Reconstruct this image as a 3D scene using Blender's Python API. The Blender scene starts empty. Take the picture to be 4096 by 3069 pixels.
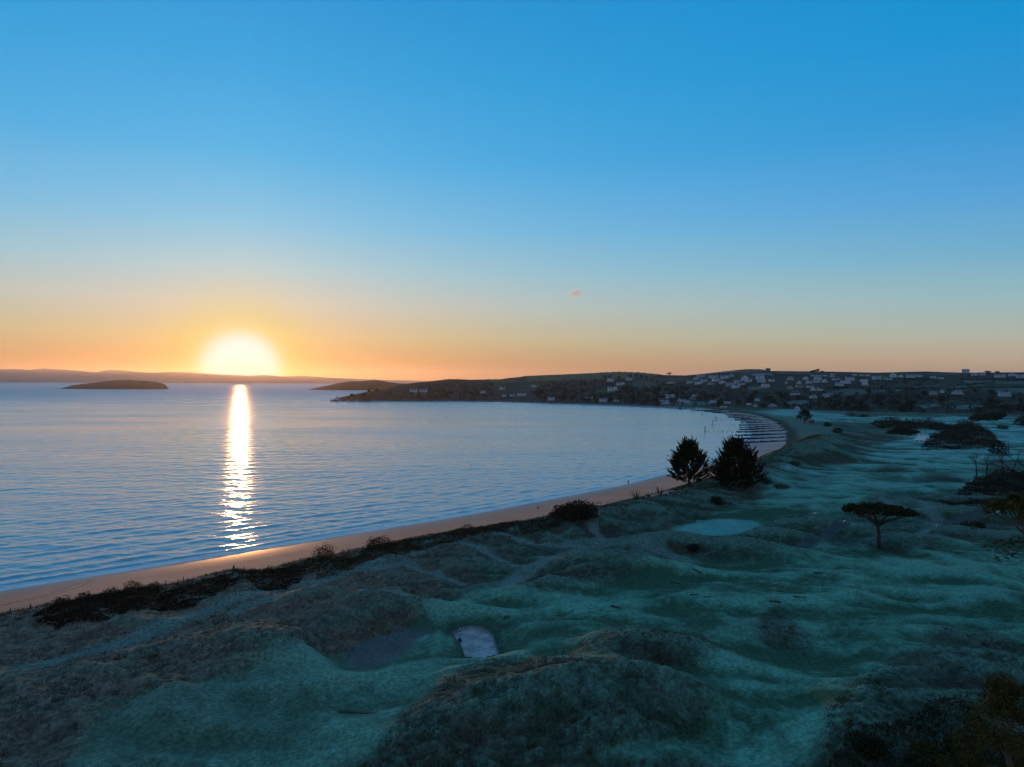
import bpy, bmesh, math, random
import numpy as np
from mathutils import Vector, Matrix

random.seed(7)
R = math.radians
scene = bpy.context.scene
COL = scene.collection

# ------------------------------------------------------------------ camera, sky, sun, exposure
F_PX, CX, CY = 2840.0, 2048.0, 1531.0          # focal length and eye-level centre, in photograph pixels
CAM_H = 40.0
ROLL = R(0.2)
SUN_AZ, SUN_EL = R(-20.95), R(0.82)
SUN_DIR = Vector((math.sin(SUN_AZ) * math.cos(SUN_EL), math.cos(SUN_AZ) * math.cos(SUN_EL), math.sin(SUN_EL)))

cam_data = bpy.data.cameras.new('camera')
cam = bpy.data.objects.new('camera', cam_data)
COL.objects.link(cam)
cam_data.sensor_width = 36.0
cam_data.lens = 36.0 * F_PX / 4096.0
cam_data.shift_y = -(1534.5 - CY) / 4096.0
cam_data.clip_start, cam_data.clip_end = 1.0, 120000.0
cr, sr = math.cos(ROLL), math.sin(ROLL)
cam.matrix_world = Matrix(((cr, -sr, 0, 0), (0, 0, -1, 0), (sr, cr, 0, CAM_H), (0, 0, 0, 1)))
scene.camera = cam

world = bpy.data.worlds.new('World')
scene.world = world
world.use_nodes = True


def srgb(r, g, b):
    def c(v):
        v /= 255.0
        return v / 12.92 if v <= 0.04045 else ((v + 0.055) / 1.055) ** 2.4
    return (c(r), c(g), c(b), 1.0)


def build_sky():
    nt = world.node_tree
    nt.nodes.clear()
    N, L = nt.nodes.new, nt.links.new

    def math_node(op, a, b=None, clamp=False):
        n = N('ShaderNodeMath'); n.operation = op; n.use_clamp = clamp
        for i, v in enumerate((a, b)):
            if v is None:
                continue
            if isinstance(v, (int, float)):
                n.inputs[i].default_value = v
            else:
                L(v, n.inputs[i])
        return n.outputs[0]

    def ramp(fac, stops):
        n = N('ShaderNodeValToRGB'); L(fac, n.inputs[0])
        cr_ = n.color_ramp
        cr_.interpolation = 'B_SPLINE' if False else 'LINEAR'
        while len(cr_.elements) < len(stops):
            cr_.elements.new(0.5)
        for e, (p, c) in zip(cr_.elements, stops):
            e.position = p
            e.color = c if len(c) == 4 else (*c, 1)
        return n.outputs[0]

    def mix(fac, a, b, mode='MIX'):
        n = N('ShaderNodeMix'); n.data_type = 'RGBA'; n.blend_type = mode
        for s, v in ((0, fac), (6, a), (7, b)):
            if isinstance(v, (int, float)):
                n.inputs[s].default_value = v
            elif isinstance(v, tuple):
                n.inputs[s].default_value = v
            else:
                L(v, n.inputs[s])
        return n.outputs[2]

    tc = N('ShaderNodeTexCoord')
    nrm = N('ShaderNodeVectorMath'); nrm.operation = 'NORMALIZE'; L(tc.outputs['Generated'], nrm.inputs[0])
    sep = N('ShaderNodeSeparateXYZ'); L(nrm.outputs[0], sep.inputs[0])
    el = math_node('ARCSINE', sep.outputs[2])
    elf = math_node('DIVIDE', el, R(45.0), clamp=True)          # 0 at the horizon, 1 at 45 degrees
    dot = N('ShaderNodeVectorMath'); dot.operation = 'DOT_PRODUCT'
    L(nrm.outputs[0], dot.inputs[0]); dot.inputs[1].default_value = SUN_DIR
    ang = math_node('ARCCOSINE', math_node('MINIMUM', dot.outputs['Value'], 0.999999))
    # horizontal angle to the sun decides between the sun-side and the far-side gradient
    hz = N('ShaderNodeCombineXYZ'); L(sep.outputs[0], hz.inputs[0]); L(sep.outputs[1], hz.inputs[1])
    hn = N('ShaderNodeVectorMath'); hn.operation = 'NORMALIZE'; L(hz.outputs[0], hn.inputs[0])
    hd = N('ShaderNodeVectorMath'); hd.operation = 'DOT_PRODUCT'; L(hn.outputs[0], hd.inputs[0])
    hd.inputs[1].default_value = (math.sin(SUN_AZ), math.cos(SUN_AZ), 0)
    haz = math_node('ARCCOSINE', math_node('MAXIMUM', math_node('MINIMUM', hd.outputs['Value'], 0.99999), -0.99999))
    away = math_node('DIVIDE', haz, R(62.0), clamp=True)

    def e(deg):
        return deg / 45.0
    near = ramp(elf, [(e(0.0), srgb(190, 116, 44)), (e(1.6), srgb(192, 136, 58)), (e(3.4), srgb(202, 182, 126)),
                      (e(6.0), srgb(198, 200, 186)), (e(8.6), srgb(168, 206, 214)), (e(12.0), srgb(126, 198, 230)),
                      (e(17.0), srgb(80, 182, 233)), (e(23.0), srgb(56, 166, 227)), (e(29.0), srgb(42, 150, 217)),
                      (e(45.0), srgb(20, 112, 186))])
    far = ramp(elf, [(e(0.0), srgb(214, 166, 128)), (e(1.4), srgb(212, 184, 150)), (e(3.4), srgb(184, 192, 178)),
                     (e(6.0), srgb(148, 190, 200)), (e(9.0), srgb(108, 176, 210)), (e(13.0), srgb(78, 160, 220)),
                     (e(18.0), srgb(42, 148, 214)), (e(23.0), srgb(10, 146, 210)), (e(28.0), srgb(0, 142, 206)),
                     (e(45.0), srgb(2, 100, 170))])
    base = mix(away, near, far)
    # overhead and behind the camera the dusk sky pales and greys
    up = math_node('DIVIDE', math_node('SUBTRACT', el, R(29.0)), R(45.0), clamp=True)
    base = mix(math_node('MULTIPLY', up, 0.9), base, srgb(112, 138, 168))
    back = math_node('DIVIDE', math_node('SUBTRACT', haz, R(62.0)), R(80.0), clamp=True)
    base = mix(math_node('MULTIPLY', back, 0.85), base, srgb(104, 122, 150))
    # physical sky, low sun, mixed in as a share of the dome
    sky = N('ShaderNodeTexSky'); sky.sky_type = 'NISHITA'; sky.sun_disc = False
    sky.sun_elevation = SUN_EL + R(0.6); sky.sun_rotation = SUN_AZ
    sky.altitude = 40; sky.air_density = 1.0; sky.dust_density = 0.6; sky.ozone_density = 2.0
    skyc = mix(1.0, sky.outputs[0], (0.12, 0.12, 0.12, 1), 'MULTIPLY')
    base = mix(0.04, base, skyc)

    # glow round the sun: wide pale, then orange-yellow, then the blown-out disc
    def gauss(sig):
        q = math_node('DIVIDE', ang, R(sig))
        return math_node('EXPONENT', math_node('MULTIPLY', math_node('MULTIPLY', q, q), -1.0))

    def lorentz(sig, p=1.0):
        q = math_node('DIVIDE', ang, R(sig))
        return math_node('DIVIDE', 1.0, math_node('ADD', 1.0, math_node('POWER', q, 2.0 * p)))
    lowband = math_node('EXPONENT', math_node('MULTIPLY', el, -1.0 / R(1.9)))
    col = mix(math_node('MULTIPLY', gauss(7.0), 0.20), base, srgb(236, 220, 206))
    col = mix(math_node('MULTIPLY', math_node('MULTIPLY', gauss(5.5), lowband), 0.9), col, srgb(246, 176, 26))
    col = mix(math_node('MULTIPLY', gauss(4.2), 0.88), col, srgb(222, 214, 30))
    col = mix(math_node('MULTIPLY', lorentz(2.85, 4.4), 1.0), col, (0.95, 0.95, 0.92, 1))
    # below the horizon line (only the water hides it) the horizon colour goes on
    bg = N('ShaderNodeBackground'); L(col, bg.inputs[0]); bg.inputs[1].default_value = 1.0
    out = N('ShaderNodeOutputWorld'); L(bg.outputs[0], out.inputs[0])


build_sky()

sun_data = bpy.data.lights.new('sun', 'SUN')
sun_data.energy = 2.2
sun_data.angle = R(0.6)
sun_data.color = (1.0, 0.42, 0.13)
sun = bpy.data.objects.new('sun', sun_data)
COL.objects.link(sun)
sun.rotation_euler = SUN_DIR.to_track_quat('Z', 'Y').to_euler()

vs = scene.view_settings
vs.view_transform = 'Standard'
vs.look = 'None'
vs.exposure = 0.0
vs.gamma = 1.0
vs.use_curve_mapping = False
scene.cycles.use_denoising = True
scene.cycles.denoiser = 'OPENIMAGEDENOISE'
scene.cycles.max_bounces = 6
scene.cycles.diffuse_bounces = 2
scene.cycles.glossy_bounces = 3
scene.cycles.transparent_max_bounces = 8
scene.cycles.volume_bounces = 0
scene.cycles.sample_clamp_indirect = 6.0

# ------------------------------------------------------------------ pixel <-> place helpers


def ray(px, py):
    u, v = px - CX, py - CY
    return np.stack([(u * cr + v * sr) / F_PX, np.ones_like(u * 1.0), -(-u * sr + v * cr) / F_PX], -1)


def at_z(px, py, z=0.0):
    """ground point (x, y) of a pixel on the level plane at height z"""
    d = ray(np.float64(px), np.float64(py))
    t = (z - CAM_H) / d[2]
    return np.array((d[0] * t, d[1] * t))


def at_d(px, py, depth):
    d = ray(np.float64(px), np.float64(py))
    return Vector((d[0] * depth, depth, CAM_H + d[2] * depth))


def poly_z(pts, z=5.0):
    return np.array([at_z(p[0], p[1], p[2] if len(p) > 2 else z) for p in pts])


# ------------------------------------------------------------------ noise
def _hash(ix, iy, seed):
    h = (ix.astype(np.int64) * 374761393 + iy.astype(np.int64) * 668265263 + seed * 974634533) & 0xFFFFFFFF
    h = ((h ^ (h >> 13)) * 1274126177) & 0xFFFFFFFF
    h = h ^ (h >> 16)
    return (h & 0xFFFF) / 65535.0


def vnoise(x, y, seed=0):
    ix, iy = np.floor(x), np.floor(y)
    fx, fy = x - ix, y - iy
    fx = fx * fx * (3 - 2 * fx); fy = fy * fy * (3 - 2 * fy)
    a = _hash(ix, iy, seed); b = _hash(ix + 1, iy, seed)
    c = _hash(ix, iy + 1, seed); d = _hash(ix + 1, iy + 1, seed)
    return (a + (b - a) * fx) * (1 - fy) + (c + (d - c) * fx) * fy


def fbm(x, y, octaves=4, seed=0, gain=0.5):
    t = 0.0; a = 1.0; s = 0.0
    for o in range(octaves):
        t = t + a * (vnoise(x * 2 ** o + 17.3 * o, y * 2 ** o - 9.1 * o, seed + o) - 0.5)
        s += a
        a *= gain
    return t / s * 2.0          # about -1 .. 1


def sstep(a, b, x):
    t = np.clip((x - a) / (b - a), 0, 1)
    return t * t * (3 - 2 * t)


def inside(poly, x, y):
    r = np.zeros(x.shape, bool)
    n = len(poly)
    x0, y0 = poly.min(0); x1, y1 = poly.max(0)
    m = (x >= x0) & (x <= x1) & (y >= y0) & (y <= y1)
    if not m.any():
        return r
    xs, ys = x[m], y[m]
    q = np.zeros(xs.shape, bool)
    for i in range(n):
        ax, ay = poly[i]; bx_, by_ = poly[(i + 1) % n]
        if ay == by_:
            continue
        c = ((ay > ys) != (by_ > ys)) & (xs < (bx_ - ax) * (ys - ay) / (by_ - ay) + ax)
        q ^= c
    r[m] = q
    return r


def line_dist(pts, x, y, vals=None):
    """distance to a polyline, and the value interpolated along it"""
    best = np.full(x.shape, 1e18); val = np.zeros(x.shape)
    for i in range(len(pts) - 1):
        ax, ay = pts[i]; bx_, by_ = pts[i + 1]
        dx, dy = bx_ - ax, by_ - ay
        L2 = dx * dx + dy * dy + 1e-9
        t = np.clip(((x - ax) * dx + (y - ay) * dy) / L2, 0, 1)
        d2 = (x - ax - t * dx) ** 2 + (y - ay - t * dy) ** 2
        m = d2 < best
        best = np.where(m, d2, best)
        if vals is not None:
            val = np.where(m, vals[i] + (vals[i + 1] - vals[i]) * t, val)
    return (np.sqrt(best), val) if vals is not None else np.sqrt(best)


# ------------------------------------------------------------------ the lie of the land
SHORE_PX = [(0, 2365), (330, 2312), (600, 2270), (900, 2222), (1153, 2180), (1397, 2138), (1668, 2095), (1900, 2055),
            (2049, 2027), (2320, 1975), (2501, 1940), (2686, 1892), (2830, 1850), (2930, 1800), (2985, 1765), (3001, 1739),
            (2995, 1712), (2985, 1690), (2963, 1675), (2909, 1659), (2825, 1646), (2717, 1636), (2655, 1632),
            (2500, 1626), (2400, 1622), (2200, 1615), (2000, 1609), (1800, 1607), (1600, 1607), (1450, 1608), (1310, 1606)]
SHORE = np.array([(-700, -450), (-400, -150), (-250, -12), (-165, 75)] + [tuple(at_z(a, b, 0)) for a, b in SHORE_PX]
                 + [(-365, 1530), (-310, 1640), (-190, 1850), (20, 2250), (150, 2900), (300, 5200)])
LAND = np.array([tuple(p) for p in SHORE] + [(9000, 5200), (9000, -450)])

CREST_PX = [(0, 2440, 6.5), (260, 2388, 6.5), (560, 2332, 6.5), (740, 2314, 6.5), (930, 2258, 7.5), (1100, 2264, 6.5),
            (1290, 2205, 7.5), (1400, 2215, 6.8), (1480, 2170, 7.6), (1720, 2122, 8), (1850, 2102, 8.5), (2000, 2082, 8),
            (2150, 2060, 8), (2290, 2030, 8.5), (2400, 2020, 8), (2560, 1978, 8), (2700, 1948, 8.5), (2850, 1908, 9),
            (2950, 1880, 9), (3040, 1838, 10), (3120, 1795, 12), (3210, 1768, 13), (3270, 1735, 10), (3240, 1700, 8),
            (3185, 1672, 7), (3080, 1650, 5), (2960, 1637, 4), (2800, 1629, 3), (2660, 1625, 2)]
CREST = np.array([(-420, -170), (-262, -20), (-150, 40)] + [tuple(at_z(p[0], p[1] + (9 if p[0] < 2800 else 0), p[2])) for p in CREST_PX])
CREST_Z = np.array([6.5, 6.5, 6.5] + [p[2] for p in CREST_PX]) - 1.1

SKY_PX = [(1250, 1604), (1310, 1603), (1345, 1592), (1400, 1582), (1470, 1566), (1540, 1556), (1600, 1537), (1650, 1527),
          (1700, 1519), (1750, 1514), (1800, 1512), (1850, 1514), (1890, 1518), (1950, 1511), (2000, 1505), (2100, 1504),
          (2250, 1498), (2400, 1491), (2480, 1488), (2560, 1491), (2650, 1500), (2740, 1502), (2800, 1497), (2900, 1485),
          (2980, 1477), (3040, 1477), (3085, 1484), (3200, 1485), (3400, 1488), (3500, 1491), (3700, 1486), (3850, 1491),
          (4096, 1489), (4600, 1485), (6000, 1485)]
SKY_D = [(1250, 1478), (1310, 1485), (1400, 1540), (1500, 1600), (1600, 1730), (1700, 1860), (1800, 1940), (1900, 2030),
         (2000, 2350), (2400, 2450), (2650, 2200), (2800, 2000), (3000, 1900), (3400, 1800), (4096, 1700), (5000, 1600)]
FOOT_D = ([(1250, float(at_z(1310, 1606, 0)[1]) + 2)] + sorted((float(a), float(at_z(a, b_, 0)[1]) + 4) for a, b_ in SHORE_PX[-9:])
          + [(2900, 1070), (3100, 1000), (3400, 910), (3800, 860), (4096, 820), (5000, 700), (6500, 600)])
FOOT_Z = [(1250, 0.5), (2300, 1.0), (2655, 2.5), (2900, 5.0), (6500, 6.0)]


def _interp(tab, v):
    a = np.array(tab, float)
    return np.interp(v, a[:, 0], a[:, 1])


# mounds and hollows of the links: pixel of the centre, base height, half width and half depth in metres, height, turn (deg), rough?
MOUNDS = [
    (2130, 2810, 5, 13, 6.5, 4.6, -8, 1), (2450, 2870, 5, 11, 5, 3.4, 5, 1), (1750, 2960, 5, 9, 4.5, 2.6, 20, 1), (2640, 2900, 5, 7, 4, 2.4, 0, 1),
    (2560, 2640, 5, 6.5, 4.5, 3.2, -12, 1), (2760, 2680, 5, 6, 3.5, 2.2, -20, 1), (3150, 2565, 5, 4.0, 3.4, 1.5, -15, 1),
    (3720, 2900, 5, 11, 8, 3.4, 25, 1), (3950, 2720, 5, 13, 7, 2.8, -10, 1), (3850, 2560, 5, 6, 4, 1.6, -10, 1), (3450, 3040, 5, 8, 5, 2.0, 30, 1),
    (1090, 2620, 5, 8, 5, 3.4, -35, 1), (1380, 2530, 5, 9, 4, 2.2, -10, 1), (780, 2640, 5, 10, 5, 2.2, 10, 1), (350, 2720, 5, 12, 6, 1.6, 8, 1),
    (1640, 2365, 5, 6, 5, 2.2, -15, 1), (1900, 2290, 5, 7, 5, 2.2, -20, 1), (1330, 2440, 5, 8, 4, 1.6, 10, 1), (1560, 2470, 5, 9, 4, 2.0, -12, 1),
    (2400, 2300, 5, 11, 7, 3.0, 14, 1), (2150, 2390, 5, 7, 4, 1.6, 24, 1), (2580, 2290, 5, 8, 5, 2.0, -25, 1),
    (2900, 2205, 5, 12, 4.5, 2.4, -4, 1), (2650, 2195, 5, 7, 5, 2.4, 10, 1), (3260, 2115, 5, 8, 5, 2.8, -18, 1), (3110, 2170, 5, 6, 4, 1.6, 0, 1),
    (3500, 2150, 5, 7, 5, 1.8, -5, 1), (3600, 2035, 5, 12, 7, 2.8, -10, 1), (3480, 2010, 5, 5, 5, 2.0, 0, 1), (3840, 2060, 5, 12, 5, 2.4, 0, 1),
    (3180, 1840, 5, 20, 16, 5.0, 35, 1), (3330, 1800, 5, 12, 12, 3.0, 20, 1), (3360, 1748, 5, 14, 10, 3.0, 10, 1), (3000, 1930, 5, 15, 12, 3.0, 30, 1),
    (3560, 1880, 5, 12, 6, 1.8, -6, 1), (3750, 1915, 5, 14, 7, 2.0, -6, 1), (3800, 1955, 5, 13, 5, 1.6, 0, 0), (3450, 1850, 5, 14, 5, 1.2, 5, 0),
    (3560, 1830, 5, 16, 6, 1.2, 0, 0), (3000, 2060, 6, 9, 6, -1.5, 0, 0), (2520, 2060, 5, 9, 8, 2.0, 0, 1), (2480, 2150, 5, 9, 6, 1.4, 20, 1),
    (3070, 2450, 5, 9, 3.0, 0.8, -12, 0), (2850, 2420, 5, 9, 4, 0.8, -10, 0), (2430, 2500, 5, 8, 3, 0.9, -12, 0), (3350, 2430, 5, 9, 3, 1.0, 0, 0),
    (3500, 2540, 5, 10, 4, 0.7, -14, 0), (3600, 2330, 5, 12, 4, 0.7, 5, 0), (3850, 2300, 5, 10, 4, 1.2, 0, 0), (1350, 2870, 5, 9, 4, 0.8, -5, 0),
    (2900, 2960, 5, 6, 3, -0.6, 0, 0), (3150, 2780, 5, 9, 5, 0.6, -10, 0), (800, 2960, 5, 10, 5, 0.9, 10, 0), (1700, 2760, 5, 6, 4, -0.7, 0, 0),
    (3700, 2190, 5, 7, 4, 1.2, 0, 1), (3850, 2150, 5, 7, 4, 1.6, 0, 1), (2305, 2058, 7.5, 6.5, 6, 4.6, 0, 1),
]
_r = np.random.default_rng(5)
for _ in range(75):                                  # the small swells between them
    MOUNDS.append((_r.uniform(1300, 4300), 1960 + 1150 * _r.uniform(0, 1) ** 1.25, 5, _r.uniform(3.5, 8), _r.uniform(2.2, 4.5), _r.uniform(0.4, 1.35), _r.uniform(-35, 20), 0))
for _ in range(26):                                  # and of the rough on the seaward side
    MOUNDS.append((_r.uniform(-100, 1500), 2420 + 600 * _r.uniform(0, 1), 5, _r.uniform(4, 8), _r.uniform(2.5, 4.5), _r.uniform(0.6, 1.8), _r.uniform(-30, 20), 1))
_M = []
for (px, py, z, hw, hd, h, rot, rough) in MOUNDS:
    c = at_z(px, py, z)
    _M.append((c[0], c[1], hw, hd, h, R(rot), rough))

GREEN = poly_z([(2690, 2115), (2760, 2088), (2850, 2072), (2930, 2068), (3030, 2078), (3045, 2092), (2990, 2120), (2900, 2138), (2800, 2146), (2730, 2138)], 5.5)
BUNKER = poly_z([(1796, 2545), (1830, 2530), (1870, 2518), (1930, 2520), (1970, 2545), (1985, 2590), (2005, 2632), (1930, 2650), (1862, 2646), (1850, 2604), (1828, 2575)], 4.6)
BARE = poly_z([(1375, 2645), (1420, 2600), (1500, 2565), (1640, 2528), (1700, 2545), (1670, 2590), (1600, 2640), (1500, 2682), (1425, 2690)], 4.6)


def blob(poly, x, y, w):
    """1 inside a polygon, falling to 0 over w metres outside"""
    out = np.where(inside(poly, x, y), 1.0, 0.0)
    near = (x > poly[:, 0].min() - w) & (x < poly[:, 0].max() + w) & (y > poly[:, 1].min() - w) & (y < poly[:, 1].max() + w)
    if near.any():
        d = line_dist(np.vstack([poly, poly[:1]]), x[near], y[near])
        v = out[near]
        out[near] = np.where(v > 0.5, 1.0, 1 - sstep(0, w, d))
    return out


def height(x, y, detail=True):
    x = np.asarray(x, float); y = np.asarray(y, float)
    land = inside(LAND, x, y)
    s = line_dist(SHORE, x, y)
    dc, zc = line_dist(CREST, x, y, CREST_Z)
    # which side of the crest? towards the sea the shore is nearer than the crest line is from the shore
    yy = np.maximum(y, 1.0)
    ap = CX + F_PX * x / yy
    df, ds = _interp(FOOT_D, ap), _interp(SKY_D, ap)
    zf = _interp(FOOT_Z, ap)
    zs = CAM_H + (CY + (ap - CX) * sr - _interp(SKY_PX, ap)) * ds / F_PX
    u = (yy - df) / (ds - df)
    # links
    rise = np.clip(s / np.maximum(s + dc, 1e-6), 0, 1)
    seaward = crest_side(x, y)
    beach = np.interp(rise, [0, 0.15, 0.5, 0.62, 1.0], [0, 0.35, 1.5, 2.2, 1.0 + 1e-9])
    up = sstep(0.52, 1.0, rise)
    z_sea = np.where(rise < 0.52, np.interp(rise, [0, 0.2, 0.52], [0.0, 0.55, 1.7]), 1.7 + (zc - 1.7) * up)
    zl = 5.0
    z_land = zl + (zc - zl) * np.exp(-(dc / (9.0 + 0.02 * yy)) ** 2)
    g = (y < 1300) & (y > -200)
    und = np.zeros_like(x)
    wx_ = x[g] + fbm(x[g] / 30, y[g] / 30, 2, 3) * 9; wy_ = y[g] + fbm(x[g] / 30, y[g] / 30, 2, 4) * 9
    und[g] = (fbm(x[g] / 26, y[g] / 22, 3, 5) * 0.6 + (0.45 - np.abs(fbm(wx_ / 24, wy_ / 15, 3, 12))) * 1.5 + (0.4 - np.abs(fbm(wx_ / 10, wy_ / 7, 2, 14))) * 0.8)
    flat = np.maximum(blob(GREEN, x, y, 5.0), np.maximum(blob(BUNKER, x, y, 5.0), blob(BARE, x, y, 6.0)))
    m = np.zeros_like(x)
    for (mx, my, hw, hd, h, rot, rough) in _M:
        k = (np.abs(x - mx) < hw * 3.2) & (np.abs(y - my) < hw * 3.2)
        if not k.any():
            continue
        dx, dy = x[k] - mx, y[k] - my
        a = (dx * math.cos(rot) + dy * math.sin(rot)) / hw
        b = (-dx * math.sin(rot) + dy * math.cos(rot)) / hd
        q = a * a + b * b
        m[k] += (0.52 if my < 110 else 0.72) * h * (np.exp(-q * 0.6) * 0.65 + 0.35 / (1 + q * q))
    z_land = z_land + (und + m) * (1 - flat) * np.clip((dc + 6) / 14, 0, 1)
    z_links = np.where(seaward, z_sea, z_land)
    # hillside
    uc = np.clip(u, 0, 1)
    hill = zf + (zs - zf) * (0.55 * uc + 0.45 * sstep(0, 1, uc))
    cliff = np.clip((2600 - ap) / 400, 0, 1)
    hill = hill + cliff * np.minimum(5.0, (zs - zf) * 0.5) * (1 - np.exp(-np.maximum(yy - df, 0) / 14.0)) * (1 - uc)
    hill = hill - np.maximum(yy - ds, 0) * 0.03
    hn = np.zeros_like(x)
    g2 = land & (u > -0.05)
    hn[g2] = fbm(x[g2] / 130, y[g2] / 130, 3, 31) * 3.0 * np.clip(uc[g2] * 5, 0, 1) * np.clip((1 - uc[g2]) * 4, 0, 1)
    hill = hill + hn
    k = sstep(-0.06, 0.02, u)
    z = z_links * (1 - k) + hill * k
    # never below the sea edge on land
    z = np.where(land, np.maximum(z, np.minimum(s * 0.05, 0.6)), -0.08 * s)
    return z


# seaward side of the crest = strip polygon between shore and crest
STRIP = np.array([tuple(p) for p in SHORE[:27]] + [tuple(p) for p in CREST[::-1]])


def crest_side(x, y):
    return inside(STRIP, x, y)


def ground(px, py, dmin=45.0, dmax=3200.0):
    """first point of the land that the pixel's sight line meets"""
    d = ray(np.float64(px), np.float64(py))
    t = np.geomspace(dmin, dmax, 900)
    z = height(d[0] * t, d[1] * t)
    gap = CAM_H + d[2] * t - z
    i = np.argmax(gap < 0)
    if gap[i] >= 0:
        i = len(t) - 1
    if i > 0:
        a, b = gap[i - 1], gap[i]
        tt = t[i - 1] + (t[i] - t[i - 1]) * (a / (a - b) if a != b else 1)
    else:
        tt = t[0]
    zz = float(height(np.array([d[0] * tt]), np.array([d[1] * tt]))[0])
    return Vector((d[0] * tt, d[1] * tt, zz))


def crest_spot(px, back=1.2):
    """place on the dune crest in the direction of a pixel column, a little landward"""
    best, q_ = 1e9, None
    for i in range(len(CREST) - 1):
        for t in np.linspace(0, 1, 24):
            p_ = CREST[i] * (1 - t) + CREST[i + 1] * t
            if p_[1] < 60:
                continue
            d_ = abs(CX + F_PX * p_[0] / p_[1] - px)
            if d_ < best:
                best, q_ = d_, (p_, CREST[i + 1] - CREST[i])
    p_, tg_ = q_
    n_ = np.array((tg_[1], -tg_[0])) / np.hypot(*tg_)
    p_ = p_ + n_ * back
    return Vector((p_[0], p_[1], float(height(np.array([p_[0]]), np.array([p_[1]]))[0])))

# ------------------------------------------------------------------ materials
MATS = {}


def new_mat(name):
    m = bpy.data.materials.new(name)
    m.use_nodes = True
    nt = m.node_tree
    bsdf = nt.nodes.get('Principled BSDF')
    MATS[name] = m
    return m, nt, bsdf


def noise_mat(name, c1, c2, scale=1.0, rough=0.85, bump=0.0, bump_scale=None, spec=0.3, detail=4, stretch=(1, 1, 1), coord='Object', transl=0.0):
    """two-colour procedural surface with optional fine relief"""
    m, nt, b = new_mat(name)
    N, L = nt.nodes.new, nt.links.new
    tc = N('ShaderNodeTexCoord'); mp = N('ShaderNodeMapping')
    mp.inputs['Scale'].default_value = stretch
    L(tc.outputs[coord], mp.inputs[0])
    nz = N('ShaderNodeTexNoise'); nz.inputs['Scale'].default_value = scale; nz.inputs['Detail'].default_value = detail
    nz.inputs['Roughness'].default_value = 0.6
    L(mp.outputs[0], nz.inputs[0])
    rp = N('ShaderNodeValToRGB'); L(nz.outputs[0], rp.inputs[0])
    rp.color_ramp.elements[0].position = 0.35; rp.color_ramp.elements[1].position = 0.65
    rp.color_ramp.elements[0].color = (*c1, 1); rp.color_ramp.elements[1].color = (*c2, 1)
    L(rp.outputs[0], b.inputs['Base Color'])
    b.inputs['Roughness'].default_value = rough
    b.inputs['Specular IOR Level'].default_value = spec
    if bump:
        n2 = N('ShaderNodeTexNoise'); n2.inputs['Scale'].default_value = bump_scale or scale * 4; n2.inputs['Detail'].default_value = 3
        L(mp.outputs[0], n2.inputs[0])
        bp = N('ShaderNodeBump'); bp.inputs['Strength'].default_value = 1.0; bp.inputs['Distance'].default_value = bump
        L(n2.outputs[0], bp.inputs['Height']); L(bp.outputs[0], b.inputs['Normal'])
    return m


def ground_mat(name, fine_scale, fine_amt, rough=0.95, spec=0.15, bump=0.0, bump_scale=3.0, wet=False):
    """albedo from the mesh's zone colour, broken up by fine noise"""
    m, nt, b = new_mat(name)
    N, L = nt.nodes.new, nt.links.new
    at = N('ShaderNodeAttribute'); at.attribute_name = 'albedo'
    tc = N('ShaderNodeTexCoord')
    nz = N('ShaderNodeTexNoise'); nz.inputs['Scale'].default_value = fine_scale; nz.inputs['Detail'].default_value = 5
    nz.inputs['Roughness'].default_value = 0.7
    L(tc.outputs['Object'], nz.inputs[0])
    mr = N('ShaderNodeMapRange'); L(nz.outputs[0], mr.inputs[0])
    mr.inputs[1].default_value = 0.25; mr.inputs[2].default_value = 0.75
    mr.inputs[3].default_value = 1 - fine_amt; mr.inputs[4].default_value = 1 + fine_amt
    mx = N('ShaderNodeMix'); mx.data_type = 'RGBA'; mx.blend_type = 'MULTIPLY'; mx.inputs[0].default_value = 1.0
    L(at.outputs['Color'], mx.inputs[6]); L(mr.outputs[0], mx.inputs[7])
    L(mx.outputs[2], b.inputs['Base Color'])
    b.inputs['Roughness'].default_value = rough
    b.inputs['Specular IOR Level'].default_value = spec
    if wet:
        aw = N('ShaderNodeAttribute'); aw.attribute_name = 'wetness'
        w = N('ShaderNodeMapRange'); L(aw.outputs['Fac'], w.inputs[0])
        w.inputs[3].default_value = rough; w.inputs[4].default_value = 0.45
        L(w.outputs[0], b.inputs['Roughness'])
        w2 = N('ShaderNodeMapRange'); L(aw.outputs['Fac'], w2.inputs[0])
        w2.inputs[3].default_value = spec; w2.inputs[4].default_value = 0.5
        L(w2.outputs[0], b.inputs['Specular IOR Level'])
    if bump:
        n2 = N('ShaderNodeTexNoise'); n2.inputs['Scale'].default_value = bump_scale; n2.inputs['Detail'].default_value = 4
        L(tc.outputs['Object'], n2.inputs[0])
        bp = N('ShaderNodeBump'); bp.inputs['Strength'].default_value = 1.0; bp.inputs['Distance'].default_value = bump
        L(n2.outputs[0], bp.inputs['Height']); L(bp.outputs[0], b.inputs['Normal'])
    return m


ground_mat('rough_grass', 2.2, 0.80, bump=0.16, bump_scale=2.6)
ground_mat('short_grass', 2.4, 0.70, bump=0.07, bump_scale=3.0)
ground_mat('beach_sand', 0.9, 0.10, rough=0.8, spec=0.2, bump=0.03, bump_scale=1.2, wet=True)
ground_mat('bunker_sand', 1.8, 0.40, bump=0.06, bump_scale=2.5)
ground_mat('hill_ground', 0.12, 0.35, bump=0.8, bump_scale=0.12)


def tag(o, label=None, cat=None, group=None, kind=None):
    if label: o['label'] = label
    if cat: o['category'] = cat
    if group: o['group'] = group
    if kind: o['kind'] = kind
    return o


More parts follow.
